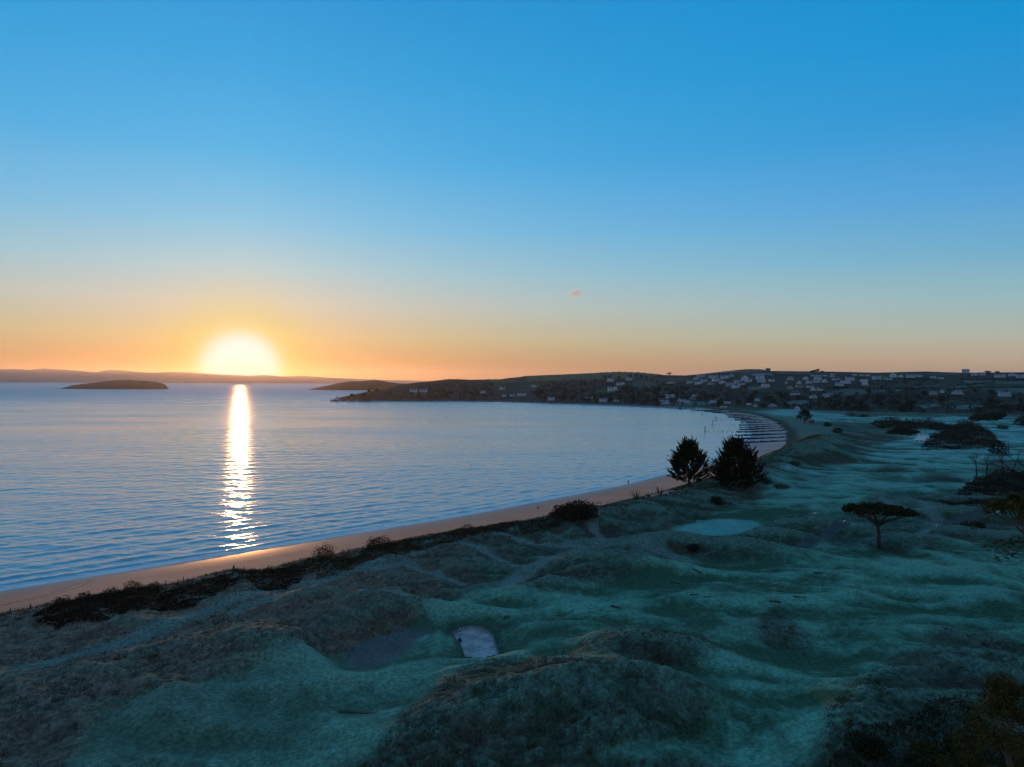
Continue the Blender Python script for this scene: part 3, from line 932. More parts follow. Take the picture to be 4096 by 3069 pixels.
def sprays(orig, dirs, length, n, size, aspect=0.4, droop=0.0):
    """feathery sprays: leaf triangles strung along a line and leaning with it"""
    out = []
    for o_, d_, L_ in zip(orig, dirs, length):
        t = rng.uniform(0.0, 1.0, n) ** 0.8
        c = o_ + np.outer(t * L_, d_) + rng.normal(size=(n, 3)) * (0.10 * L_ * (1.05 - t))[:, None]
        c[:, 2] -= droop * t * t * L_
        d = d_ + rng.normal(size=(n, 3)) * 0.30
        d /= np.linalg.norm(d, axis=1, keepdims=True)
        e_ = np.cross(d, rng.normal(size=(n, 3))); e_ /= np.maximum(np.linalg.norm(e_, axis=1, keepdims=True), 1e-6)
        s_ = (size * rng.uniform(0.6, 1.3, n) * (1.15 - 0.5 * t))[:, None]
        out.append(np.stack([c - d * s_ * .4 - e_ * s_ * aspect * .5, c - d * s_ * .4 + e_ * s_ * aspect * .5, c + d * s_ * .8], 1).reshape(-1, 3))
    return np.concatenate(out)


def blobs(n, centre, radii, lump=0.25, shell=0.55):
    """points through the outer part of a lumpy ellipsoid"""
    d = rng.normal(size=(n, 3)); d /= np.linalg.norm(d, axis=1, keepdims=True)
    ph = rng.uniform(0, 6.28, 6)
    l = 1 + lump * (np.sin(3 * d[:, 0] + ph[0]) * np.sin(3.3 * d[:, 1] + ph[1]) + 0.7 * np.sin(6.1 * d[:, 2] + ph[2] + 4 * d[:, 0]) * np.sin(5 * d[:, 1] + ph[3]))
    r = rng.uniform(shell, 1.0, n) ** 0.7
    return np.asarray(centre) + d * (l * r)[:, None] * np.asarray(radii)


noise_mat('bark', (0.035, 0.028, 0.022), (0.075, 0.060, 0.045), 3.0, 0.95, bump=0.02, stretch=(1, 1, 0.25))
noise_mat('pale_bark', (0.10, 0.075, 0.055), (0.16, 0.12, 0.085), 3.0, 0.95, bump=0.02, stretch=(1, 1, 0.25))
noise_mat('cypress_leaf', (0.008, 0.013, 0.006), (0.028, 0.034, 0.014), 0.6, 0.9, spec=0.1)
noise_mat('pine_leaf', (0.014, 0.020, 0.008), (0.052, 0.052, 0.018), 0.7, 0.9, spec=0.1)
noise_mat('gold_pine_leaf', (0.030, 0.030, 0.008), (0.105, 0.082, 0.018), 0.8, 0.9, spec=0.1)
noise_mat('gorse_leaf', (0.016, 0.018, 0.009), (0.050, 0.046, 0.020), 0.8, 0.95, spec=0.1)
noise_mat('bramble_leaf', (0.013, 0.013, 0.008), (0.036, 0.030, 0.018), 0.9, 0.95, spec=0.1)
noise_mat('twig_brown', (0.050, 0.032, 0.022), (0.115, 0.070, 0.042), 0.8, 0.95, spec=0.1)
noise_mat('marram_blade', (0.050, 0.048, 0.028), (0.100, 0.092, 0.062), 0.5, 0.95, spec=0.1)
noise_mat('frost_blade', (0.044, 0.066, 0.038), (0.125, 0.165, 0.130), 0.5, 0.95, spec=0.1)
noise_mat('wood_leaf', (0.012, 0.014, 0.008), (0.040, 0.036, 0.020), 0.02, 0.95, spec=0.1)
noise_mat('sword_leaf', (0.022, 0.032, 0.012), (0.055, 0.060, 0.022), 1.5, 0.7, spec=0.2)
noise_mat('island_ground', (0.030, 0.022, 0.014), (0.052, 0.036, 0.024), 0.02, 0.95, bump=1.0, bump_scale=0.05)
noise_mat('mountain_rock', (0.15, 0.11, 0.09), (0.19, 0.14, 0.115), 0.001, 0.95)
noise_mat('white_render', (0.72, 0.74, 0.74), (0.82, 0.83, 0.83), 0.6, 0.85)
noise_mat('cream_render', (0.48, 0.43, 0.34), (0.58, 0.52, 0.42), 0.6, 0.85)
noise_mat('stone_wall', (0.16, 0.14, 0.12), (0.26, 0.23, 0.20), 1.4, 0.9, bump=0.04, bump_scale=3)
noise_mat('slate_frost', (0.16, 0.18, 0.22), (0.30, 0.33, 0.38), 0.35, 0.7)
noise_mat('slate_dark', (0.055, 0.058, 0.07), (0.10, 0.105, 0.12), 0.35, 0.7)
noise_mat('window_glass', (0.020, 0.024, 0.030), (0.035, 0.040, 0.048), 1.0, 0.12, spec=0.5)
noise_mat('old_timber', (0.045, 0.036, 0.028), (0.095, 0.078, 0.060), 1.2, 0.95, bump=0.02, stretch=(0.3, 0.3, 3))
noise_mat('wet_timber', (0.010, 0.010, 0.011), (0.028, 0.026, 0.026), 0.6, 0.8)
noise_mat('grey_steel', (0.10, 0.105, 0.11), (0.16, 0.165, 0.17), 1.0, 0.6)
noise_mat('white_paint', (0.60, 0.60, 0.60), (0.72, 0.72, 0.72), 3.0, 0.6)
noise_mat('black_paint', (0.012, 0.012, 0.013), (0.024, 0.024, 0.026), 3.0, 0.6)
noise_mat('dark_cloth', (0.012, 0.012, 0.016), (0.030, 0.028, 0.034), 8.0, 0.9)
noise_mat('red_cloth', (0.07, 0.018, 0.018), (0.11, 0.03, 0.028), 8.0, 0.9)
noise_mat('skin', (0.35, 0.21, 0.15), (0.45, 0.28, 0.20), 6.0, 0.6)
noise_mat('turf_dark', (0.024, 0.052, 0.026), (0.056, 0.092, 0.052), 2.0, 0.95, bump=0.03, bump_scale=9)
noise_mat('cloud_vapour', (0.85, 0.55, 0.48), (0.95, 0.70, 0.62), 0.002, 1.0)

# ------------------------------------------------------------------ far mountains, islands, cloud
MT_D = 21000.0
ridge = [(-3200, 1486), (-2000, 1480), (-900, 1480), (-300, 1484), (0, 1478), (60, 1476), (115, 1480), (180, 1474), (260, 1479), (330, 1484), (380, 1491), (430, 1480), (480, 1480), (545, 1487), (600, 1491),
         (680, 1488), (760, 1490), (830, 1495), (900, 1499), (1000, 1503), (1060, 1500), (1130, 1506), (1210, 1503), (1300, 1510), (1400, 1514), (1500, 1519), (1600, 1521), (1750, 1524), (1900, 1526), (2200, 1529)]


def far_range(name, pts, depth, thick, base_py=None):
    """a range with a rounded back: crest, front slope to the sea, back slope"""
    pxs = np.linspace(pts[0][0], pts[-1][0], 260)
    tab = np.array(pts, float)
    pys = np.interp(pxs, tab[:, 0], tab[:, 1])
    rows = []
    for k, (off, share) in enumerate(((-1.0, -0.02), (-0.7, 0.34), (-0.35, 0.74), (0.0, 1.0), (0.4, 0.7), (1.0, -0.02))):
        row = []
        for a, b in zip(pxs, pys):
            p = at_d(a, b, depth)
            h = max(p.z, 4.0)
            jit = float(vnoise(np.array([a / 22.0]), np.array([k * 3.7]), 77)[0]) - 0.5
            zz = h * share * (1 + (0.18 * jit if 0 < share < 1 else 0)) if share > 0 else -8.0
            sc_ = (depth + off * thick * (0.5 + h / 400)) / depth
            row.append((p.x * sc_, depth * sc_, zz))
        rows.append(row)
    V_ = np.array(rows).reshape(-1, 3)
    n, m_ = len(rows), len(pxs)
    id_ = np.arange(n * m_).reshape(n, m_)
    q_ = np.stack([id_[:-1, :-1], id_[:-1, 1:], id_[1:, 1:], id_[1:, :-1]], -1).reshape(-1, 4)
    me = np_mesh(name, V_, q_)
    return link_mesh(name, me, 'mountain_rock')


tag(far_range('mountains', ridge, MT_D, 2500.0), kind='structure')


def island(name, prof, base_py, half_depth):
    """prof: (px, py) along the skyline from tip to tip; base line in the water"""
    d0 = -CAM_H / ray(np.float64(prof[len(prof) // 2][0]), np.float64(base_py))[2]
    tab = np.array(prof, float)
    pxs = np.linspace(tab[0, 0], tab[-1, 0], 140)
    tops = np.interp(pxs, tab[:, 0], tab[:, 1])
    rows = []
    hs = []
    for a, b in zip(pxs, tops):
        hs.append(max(at_d(a, b, d0 + half_depth).z, 0.2))
    hmax = max(hs)
    for off in np.linspace(-1, 1, 17):
        row = []
        for a, h in zip(pxs, hs):
            w = half_depth * (0.25 + 0.75 * math.sqrt(h / hmax))
            p = at_d(a, 1531, d0 + half_depth)
            sc_ = (d0 + half_depth + off * w) / (d0 + half_depth)
            edge_ = 1 - abs(off) ** 2.2
            cl = min(1.0, (1 - abs(off)) * 9)
            zz = h * edge_ + cl * min(6.0, 0.25 * h) * (1 - edge_) - (3.0 if abs(off) == 1 else 0)
            zz += 1.2 * float(vnoise(np.array([a / 4.0]), np.array([off * 6]), 99)[0]) * (abs(off) < 0.99)
            row.append((p.x * sc_, p.y * sc_, zz))
        rows.append(row)
    V_ = np.array(rows).reshape(-1, 3)
    n, m_ = len(rows), len(pxs)
    id_ = np.arange(n * m_).reshape(n, m_)
    q_ = np.stack([id_[:-1, :-1], id_[:-1, 1:], id_[1:, 1:], id_[1:, :-1]], -1).reshape(-1, 4)
    return link_mesh(name, np_mesh(name, V_, q_), 'island_ground'), d0 + half_depth


isl, _ = island('island', [(235, 1557), (262, 1550), (290, 1542), (330, 1537), (380, 1531), (430, 1525), (470, 1522), (515, 1520.5), (560, 1523), (600, 1526), (625, 1529), (650, 1535), (664, 1541), (671, 1552), (676, 1557)], 1558, 260)
tag(isl, kind='structure')
isl2, D2 = island('island', [(1225, 1561), (1270, 1551), (1310, 1543), (1360, 1532), (1400, 1526.5), (1440, 1526), (1480, 1522), (1500, 1520.5), (1525, 1523), (1560, 1530), (1600, 1535), (1640, 1537), (1700, 1548), (1760, 1561)], 1562, 230)
tag(isl2, kind='structure')
p = at_d(1495, 1521.5, D2)
lt = empty('lighthouse', (p.x, p.y, p.z - 4))
tag(lt, 'small lighthouse with lantern on top of the right-hand island', 'lighthouse')
MB().tube([(0, 0, 0), (0, 0, 9)], [3.4, 2.6], 10).build('tower', 'white_render', lt)
MB().tube([(0, 0, 9), (0, 0, 12)], [1.9, 1.9], 10).tube([(0, 0, 12), (0, 0, 14)], [2.2, 0.2], 10).build('lantern', 'slate_dark', lt)
MB().box(4, 30, -4, 4, 0, 3.6).prism([(4, 3.6), (30, 3.6), (27, 6), (7, 6)], -4.2, 4.2).build('keeper_cottage', 'cream_render', lt)

# the one small cloud: puffs of leaf-thin vapour would look hard, so it is a soft volume
cm, nt, b = new_mat('cloud_volume')
nt.nodes.remove(b)
pv = nt.nodes.new('ShaderNodeVolumePrincipled')
pv.inputs['Color'].default_value = (1.0, 0.90, 0.88, 1)
pv.inputs['Anisotropy'].default_value = 0.6
tc = nt.nodes.new('ShaderNodeTexCoord'); nz = nt.nodes.new('ShaderNodeTexNoise'); nz.inputs['Scale'].default_value = 2.6; nz.inputs['Detail'].default_value = 3
nt.links.new(tc.outputs['Object'], nz.inputs[0])
ln = nt.nodes.new('ShaderNodeVectorMath'); ln.operation = 'LENGTH'; nt.links.new(tc.outputs['Object'], ln.inputs[0])
m1 = nt.nodes.new('ShaderNodeMath'); m1.operation = 'SUBTRACT'; m1.inputs[0].default_value = 1.02; nt.links.new(ln.outputs['Value'], m1.inputs[1])
m2 = nt.nodes.new('ShaderNodeMath'); m2.operation = 'ADD'; nt.links.new(m1.outputs[0], m2.inputs[0])
m3 = nt.nodes.new('ShaderNodeMath'); m3.operation = 'MULTIPLY_ADD'; nt.links.new(nz.outputs[0], m3.inputs[0]); m3.inputs[1].default_value = 1.8; m3.inputs[2].default_value = -1.0
nt.links.new(m3.outputs[0], m2.inputs[1])
m4 = nt.nodes.new('ShaderNodeMath'); m4.operation = 'MULTIPLY'; m4.use_clamp = False; nt.links.new(m2.outputs[0], m4.inputs[0]); m4.inputs[1].default_value = 0.012
m5 = nt.nodes.new('ShaderNodeMath'); m5.operation = 'MAXIMUM'; nt.links.new(m4.outputs[0], m5.inputs[0]); m5.inputs[1].default_value = 0.0
nt.links.new(m5.outputs[0], pv.inputs['Density'])
nt.links.new(pv.outputs[0], nt.nodes['Material Output'].inputs['Volume'])
p = at_d(2303, 1175, 7600)
bm = bmesh.new(); bmesh.ops.create_icosphere(bm, subdivisions=3, radius=1.0)
me = bpy.data.meshes.new('cloud'); bm.to_mesh(me); bm.free()
cl = link_mesh('cloud', me, 'cloud_volume')
cl.location = p; cl.scale = (120, 80, 62); cl.rotation_euler = (0, R(-8), 0)
tag(cl, 'lone small pink cloud above the bay', 'cloud')

noise_mat('scrub_twig', (0.022, 0.019, 0.014), (0.066, 0.050, 0.036), 0.5, 0.95, spec=0.1)

# ------------------------------------------------------------------ trees and shrubs
def hz_at(x, y):
    return float(height(np.array([float(x)]), np.array([float(y)]))[0])


def tree_root(name, loc, label, cat='tree', group=None, rz=0.0):
    o = empty(name, loc, rz)
    return tag(o, label, cat, group)


def limb(start, end, n=4, wob=0.12):
    a, b = Vector(start), Vector(end)
    L_ = (b - a).length
    pts = [a]
    for i in range(1, n):
        pts.append(a.lerp(b, i / n) + Vector(rng.normal(size=3)) * wob * L_ / n)
    return pts + [b]


def cypress(px, py, h, w, label, lean=0.0, n=430, base=0.16, spiky=1.0, top_bias=0.7, bare=0.0, depth=None, crest=None):
    """broad Monterey cypress: forked trunk, ragged upswept sprays"""
    p = crest_spot(px, crest) if crest is not None else ground(px, py)
    root = tree_root('cypress_tree', (p.x, p.y, p.z - 0.15), label)
    t = MB()
    t.tube(limb((0, 0, -0.4), (0.2, 0, h * 0.32), 4), [0.55, 0.48, 0.42, 0.36, 0.32], 8)
    for k in range(9):
        a = rng.uniform(0, 6.28); r_ = w * rng.uniform(0.2, 0.42)
        z0 = h * rng.uniform(0.12, 0.34)
        t.tube(limb((0.1, 0, z0), (math.cos(a) * r_, math.sin(a) * r_, z0 + h * rng.uniform(0.25, 0.5)), 4), [0.2, 0.16, 0.12, 0.08, 0.03], 5)
    t.build('trunk', 'bark', root, smooth=True)
    # crown: a lumpy dome widest at a third of its height
    zz = rng.uniform(0, 1, n) ** top_bias
    prof = np.interp(zz, [0, 0.18, 0.4, 0.65, 0.85, 1.0], [0.55, 0.95, 1.0, 0.78, 0.48, 0.12]) * w * 0.5
    a = rng.uniform(0, 2 * math.pi, n)
    lump = 1 + 0.22 * np.sin(3 * a + 1.3) + 0.18 * np.sin(5 * a + zz * 9)
    rr = prof * lump * rng.uniform(0.25, 0.95, n) ** 0.6
    o_ = np.stack([np.cos(a) * rr, np.sin(a) * rr, h * (base + (0.92 - base) * zz)], 1)
    d_ = np.stack([np.cos(a) * (1.0 - 0.5 * zz), np.sin(a) * (1.0 - 0.5 * zz), 0.50 + 0.85 * zz], 1) + rng.normal(size=(n, 3)) * 0.18
    d_[:, 0] += lean
    d_ /= np.linalg.norm(d_, axis=1, keepdims=True)
    ln_ = rng.uniform(0.10, 0.30, n) * min(h, 14) * spiky
    arr = sprays(o_, d_, ln_, 22, 0.060 * min(h, 13), 0.55)
    tri_mesh('crown', arr, 'cypress_leaf', root)
    return root


def narrow_conifer(px, py, h, w, label, leaf='pine_leaf'):
    p = crest_spot(px, 2.5)
    root = tree_root('slender_conifer', (p.x, p.y, p.z - 0.15), label)
    t = MB().tube([(0, 0, -0.3), (0.1, 0, h * 0.5), (0.15, 0, h)], [0.28, 0.17, 0.03], 7)
    o_, d_, ln_ = [], [], []
    for k in range(30):
        z = h * (0.14 + 0.84 * k / 30)
        R_ = w * 0.5 * (1.05 - (z / h) ** 1.4) * rng.uniform(0.7, 1.15)
        for j in range(4):
            a = rng.uniform(0, 6.28)
            t.tube([(0.1, 0, z), (math.cos(a) * R_, math.sin(a) * R_, z + R_ * 0.25)], [0.05, 0.015], 3, cap=False)
            for q_ in (0.45, 0.75):
                o_.append((math.cos(a) * R_ * q_, math.sin(a) * R_ * q_, z + R_ * 0.25 * q_))
                d_.append((math.cos(a) * 0.8, math.sin(a) * 0.8, 0.55)); ln_.append(R_ * 0.5)
    t.build('trunk', 'bark', root)
    tri_mesh('crown', sprays(np.array(o_), np.array(d_), ln_, 6, 0.42, 0.4), leaf, root)
    return root


def umbrella_pine(loc, h, w, label, leaf='pine_leaf', seed_shift=0.0, trunk_h=0.62, bark='bark', low=True, n=70, flat=0.17):
    root = tree_root('umbrella_pine', loc, label)
    t = MB()
    hf = h * trunk_h
    t.tube(limb((0, 0, -0.5), (-0.25, 0, hf), 5, 0.05), [0.50, 0.42, 0.38, 0.35, 0.33, 0.31], 9)
    tips = []
    for k, (a, r_) in enumerate([(3.1, 0.40), (2.6, 0.30), (0.1, 0.42), (0.6, 0.30), (1.6, 0.28), (4.6, 0.30), (5.6, 0.36), (3.7, 0.34), (2.0, 0.18)]):
        e_ = (math.cos(a) * w * r_, math.sin(a) * w * r_ * 0.8, h * rng.uniform(0.80, 0.90) - 0.02 * w * math.cos(a))
        t.tube(limb((-0.25, 0, hf * rng.uniform(0.86, 1.0)), e_, 5, 0.16), [0.24, 0.19, 0.15, 0.11, 0.08, 0.04], 6)
        tips.append(e_)
    if low:
        t.tube(limb((-0.1, 0, hf * 0.80), (-w * 0.16, 0.3, hf * 1.02), 4, 0.2), [0.10, 0.08, 0.06, 0.04, 0.02], 5)
        t.tube(limb((0.1, 0, hf * 0.42), (w * 0.16, 0.2, hf * 0.52), 4, 0.25), [0.09, 0.07, 0.06, 0.04, 0.02], 5)
        t.tube(limb((w * 0.10, 0.2, hf * 0.50), (w * 0.2, 0.6, hf * 0.40), 4, 0.25), [0.05, 0.04, 0.03, 0.02, 0.01], 4)
    t.build('trunk', bark, root, smooth=True)
    pts = []
    for k in range(n):
        a = rng.uniform(0, 6.28); r_ = math.sqrt(rng.uniform(0, 1)) * w * 0.5
        c = (math.cos(a) * r_ + seed_shift, math.sin(a) * r_ * 0.75, h * (0.88 + 0.08 * math.cos(r_ / w * 3.0)) - 0.018 * w * math.cos(a) * (r_ / (w * .5)) + rng.normal() * 0.018 * h)
        pts.append(blobs(95, c, (w * 0.085, w * 0.085, h * flat * 0.42), 0.3, 0.2))
    pts = np.concatenate(pts)
    tri_mesh('crown', leaves(pts, 0.45, 0.55, up=0.5), leaf, root)
    return root


def bare_tree(loc, h, w, label, mat='twig_brown', group=None, name='bare_tree', gens=6, stems=1):
    root = tree_root(name, loc, label, 'tree' if name == 'bare_tree' else 'shrub', group)
    t, tw = MB(), MB()

    def grow(p, d, L_, r_, g):
        q_ = p + d * L_
        mid = p.lerp(q_, 0.5) + Vector(rng.normal(size=3)) * L_ * 0.07
        (t if g > 2 else tw).tube([p, mid, q_], [r_, r_ * 0.85, r_ * 0.65], 5 if g > 2 else 3, cap=False)
        if g == 0:
            return
        for k in range(2 if g > 3 else 3):
            dd = (d + Vector(rng.normal(size=3)) * 0.48 + Vector((0, 0, 0.10))).normalized()
            dd.x *= w / h * 1.3; dd.y *= w / h * 1.3
            grow(q_ if k else mid.lerp(q_, 0.4), dd.normalized(), L_ * rng.uniform(0.62, 0.82), r_ * 0.6, g - 1)
    for s_ in range(stems):
        d0 = Vector((rng.normal() * 0.25, rng.normal() * 0.25, 1)) if stems > 1 else Vector((0, 0, 1))
        grow(Vector((0, 0, -0.2)), d0.normalized(), h * 0.30, h * 0.028, gens)
    t.build('trunk', 'bark', root)
    tw.build('twigs', mat, root)['kind'] = 'stuff'
    return root


def bush(px, py, w, h, label, mat='gorse_leaf', group=None, n=900, leaf=0.22, name='bush', lift=0.35, cat='bush', dmax=3200.0, depth=None, up=0.4, crest=None):
    p = crest_spot(px, crest) if crest is not None else (ground(px, py, dmax=dmax) if depth is None else at_d(px, py, depth))
    root = tag(empty(name, (p.x, p.y, p.z)), label, cat, group)
    st = MB()
    for k in range(6):
        a = rng.uniform(0, 6.28)
        st.tube(limb((0, 0, -0.2), (math.cos(a) * w * 0.3, math.sin(a) * w * 0.3, h * 0.7), 3), [0.05, 0.04, 0.03, 0.01], 4)
    st.build('stems', 'bark', root)
    c = blobs(n, (0, 0, h * lift), (w * 0.5, w * 0.5, h * (1 - lift)), 0.22, 0.35)
    c = c[c[:, 2] > -0.15]
    tri_mesh('foliage', leaves(c, leaf, 0.6, up=up), mat, root)
    return root


def thicket(poly_px, z, h, label, mat, name='thicket', dens=9.0, leaf=0.26, group=None, tall=None, cat='thicket', cap=26000):
    """dense low scrub over a patch of ground: uneven mounded leaf layer"""
    poly = poly_z(poly_px, z)
    x0, y0 = poly.min(0); x1, y1 = poly.max(0)
    area = (x1 - x0) * (y1 - y0)
    n = int(min(area * dens, cap * area / max(1.0, abs(np.sum(poly[:, 0] * np.roll(poly[:, 1], -1) - poly[:, 1] * np.roll(poly[:, 0], -1))) * 0.5)))
    X = rng.uniform(x0, x1, n); Y = rng.uniform(y0, y1, n)
    m = inside(poly, X + fbm(X / 2.5, Y / 2.5, 2, 301) * 1.2, Y + fbm(X / 2.5, Y / 2.5, 2, 305) * 1.2)
    X, Y = X[m], Y[m]
    edge_ = np.clip(line_dist(np.vstack([poly, poly[:1]]), X, Y) / (0.7 * h), 0.25, 1)
    lump = 0.25 + 1.0 * np.clip(fbm(X / (h * 1.5 + 1), Y / (h * 1.5 + 1), 3, 311) * 1.3 + 0.4, 0, 1)
    Z = height(X, Y) + h * edge_ ** 0.6 * lump * rng.uniform(0.03, 1.0, len(X)) ** 0.6
    c0 = np.array([X.mean(), Y.mean(), float(height(np.array([X.mean()]), np.array([Y.mean()]))[0])])
    arr = leaves(np.stack([X, Y, Z], 1) - c0, leaf, 0.6, up=0.5)
    o = tri_mesh(name, arr, mat, None, loc=c0)
    return tag(o, label, cat, group)


cypress(2756, 1948, 13.8, 10.6, 'broad dark cypress, left one of the two big cypresses on the dune', n=480, lean=-0.08, spiky=0.9, base=0.12)
cypress(2945, 1955, 15.0, 12.6, 'largest dark bushy cypress on the dune, foliage down to the ground', n=640, base=0.02, top_bias=0.9, lean=-0.08, spiky=0.95)
narrow_conifer(2818, 1912, 13.0, 5.2, 'slender open conifer standing between the two big cypresses')
cypress(3218, 1690, 10.5, 10.5, 'dark cypress alone on the far links beside a hut', n=330)
umbrella_pine(tuple(ground(3517, 2192) - Vector((0, 0, 0.2))), 9.0, 13.6, 'flat-topped umbrella pine leaning on a tall bare trunk by the fairway')
cypress(2722, 1952, 4.6, 5.6, 'low spiky cypress bush at the foot of the left cypress', n=110, base=0.02, spiky=1.2, crest=0.5)
p = at_d(4122, 2430, 112); g = hz_at(p.x, p.y)
umbrella_pine((p.x, p.y, g), 16.0, 12.5, 'golden-green pine with sparse low branches at the right edge', leaf='gold_pine_leaf', bark='pale_bark', low=False, n=62, trunk_h=0.72, flat=0.14)
# its long low branches reach into the picture: they belong to the pine
pine = COL.objects['umbrella_pine.001']
br, lf = MB(), []
for (z0, tip, rr) in ((9.6, (-7.2, -0.5, 8.4), 0.10), (8.2, (-5.2, 0.4, 6.3), 0.08), (9.2, (-4.6, -1.0, 9.0), 0.08), (6.4, (-4.4, 0.2, 4.9), 0.08)):
    pts = limb((0, 0, z0), tip, 6, 0.28)
    br.tube(pts, [rr * (1 - 0.13 * i) for i in range(len(pts))], 5)
    if z0 < 7: continue
    for q_ in pts[2:]:
        for k in range(4):
            e_ = q_ + Vector(rng.normal(size=3)) * 0.55
            br.tube([q_, e_], [0.03, 0.012], 3, cap=False)
            lf.append(blobs(9, tuple(e_), (0.38, 0.38, 0.2), 0.2, 0.1))
br.build('low_branch', 'bark', pine)
tri_mesh('low_foliage', leaves(np.concatenate(lf), 0.28, 0.5), 'gold_pine_leaf', pine)

# near pine at the lower right corner, with brush round its foot
p = at_d(4030, 2900, 56)
loc = (p.x, p.y, hz_at(p.x, p.y) - 0.2)
root = tree_root('pine_tree', loc, 'bushy olive-green pine filling the lower right corner')
hN = 11.2
t = MB().tube(limb((0, 0, -0.2), (0.3, 0, hN * 0.9), 6, 0.06), [0.32, 0.28, 0.24, 0.2, 0.15, 0.1, 0.05], 8)
pts = []
for k in range(46):
    z = hN * rng.uniform(0.12, 0.98); R_ = 4.4 * (1.08 - (z / hN) ** 1.8) * rng.uniform(0.35, 1.0); a = rng.uniform(0, 6.28)
    c = (math.cos(a) * R_, math.sin(a) * R_, z)
    t.tube(limb((0.1, 0, z * 0.93), c, 3, 0.15), [0.07, 0.05, 0.035, 0.015], 4)
    pts.append(blobs(240, c, (1.15, 1.15, 0.75), 0.3, 0.2))
t.build('trunk', 'pale_bark', root)
tri_mesh('crown', leaves(np.concatenate(pts), 0.26, 0.35, up=0.4), 'gold_pine_leaf', root)

# sword-leaved plants beside the sand clearing
def sword_plant(px, py, h, n, label):
    p = crest_spot(px, 0.8)
    root = tag(empty('sword_leaf_plant', (p.x, p.y, p.z - 0.05)), label, 'plant', 'sword-leaved plants on the dune edge')
    for k in range(n):
        a = 6.28 * k / n + rng.uniform(-.3, .3); s_ = rng.uniform(0.12, 0.95)
        d = Vector((math.cos(a) * s_, math.sin(a) * s_, 1)).normalized()
        L_ = h * rng.uniform(0.75, 1.1)
        q0 = Vector((math.cos(a), math.sin(a), 0)) * 0.12
        side = d.cross(Vector((math.cos(a), math.sin(a), 0.01))).normalized() * 0.10
        mid = q0 + d * L_ * 0.55 ; tip = q0 + d * L_ + Vector((math.cos(a), math.sin(a), -0.6)) * 0.12 * L_ * s_
        nrm_ = d.cross(side).normalized() * 0.03
        MB().add([q0 - side * .6, q0 + side * .6, mid + side, mid - side, tip, mid + nrm_ * 2, q0 + nrm_ * 2],
                 [(0, 6, 5, 3), (6, 1, 2, 5), (3, 5, 4), (5, 2, 4), (0, 3, 2, 1), (3, 4, 2)]).build('leaf', 'sword_leaf', root)
    return root


sword_plant(2537, 1975, 3.6, 16, 'sword-leaved plant in front of the walking person, left of three')
sword_plant(2585, 1962, 2.2, 9, 'smallest sword-leaved plant, between two larger ones')
sword_plant(2628, 1950, 3.4, 16, 'sword-leaved plant nearest the sand clearing, right of three')

# shrubs along the dune crest
bush(2300, 2062, 11.5, 3.2, 'large rounded dark bush capping the dune mound above the beach', 'bramble_leaf', n=6500, leaf=0.42, lift=0.1)
bush(1302, 2216, 4.4, 2.6, 'small round dark bush left of the leafless shrub', 'gorse_leaf', n=1500, leaf=0.2, crest=1.0)
p = crest_spot(1378, 1.0); bare_tree((p.x, p.y, p.z - 0.2), 3.8, 4.6, 'leafless spreading shrub on the dune crest', name='bare_shrub', gens=4, stems=4)
bush(622, 2330, 2.4, 1.5, 'small spiky bush on the crest beside three fence posts', 'gorse_leaf', n=500, leaf=0.2, up=1.2, crest=1.0)
bush(530, 2338, 3.4, 2.1, 'yellowish-green bush top on the crest above the bramble bank', 'gold_pine_leaf', n=900, leaf=0.2, crest=1.0)
bush(440, 2358, 3.0, 1.4, 'low ragged bush on the crest right of the dark shrub pair', 'bramble_leaf', n=600, leaf=0.22, crest=1.0)
bush(325, 2385, 2.8, 1.6, 'dark shrub on the crest nearest the tyre tracks', 'bramble_leaf', n=600, leaf=0.22, crest=1.0)
bush(240, 2398, 2.6, 1.5, 'leftmost dark shrub on the crest beside the fence post', 'bramble_leaf', n=600, leaf=0.22, crest=1.0)
bush(1860, 2108, 3.8, 1.8, 'open twiggy shrub on the grassy crest in the middle', 'twig_brown', n=600, leaf=0.2, up=1.0, crest=1.0)
bush(1500, 2180, 5.0, 2.2, 'rounded tussocky bush right of the leafless shrub', 'gorse_leaf', n=1500, leaf=0.24, crest=1.0)
bush(2770, 2200, 3.0, 1.3, 'dark gorse clump on the ridge before the putting green', 'bramble_leaf', n=700, leaf=0.22)
bush(2868, 2015, 4.5, 2.2, 'low dark scrub between the big cypress and the clearing', 'bramble_leaf', n=1300, leaf=0.26)
bush(3060, 1935, 4.6, 2.0, 'dark scrub patch on the slope right of the big cypress', 'bramble_leaf', n=900, leaf=0.26)
bush(3125, 1952, 6.0, 1.2, 'low dark gorse strip below the dune slope', 'gorse_leaf', n=900, leaf=0.26)
bush(3180, 1862, 5.5, 2.0, 'dark gorse patch on the tussocky dune face', 'gorse_leaf', n=900, leaf=0.28)

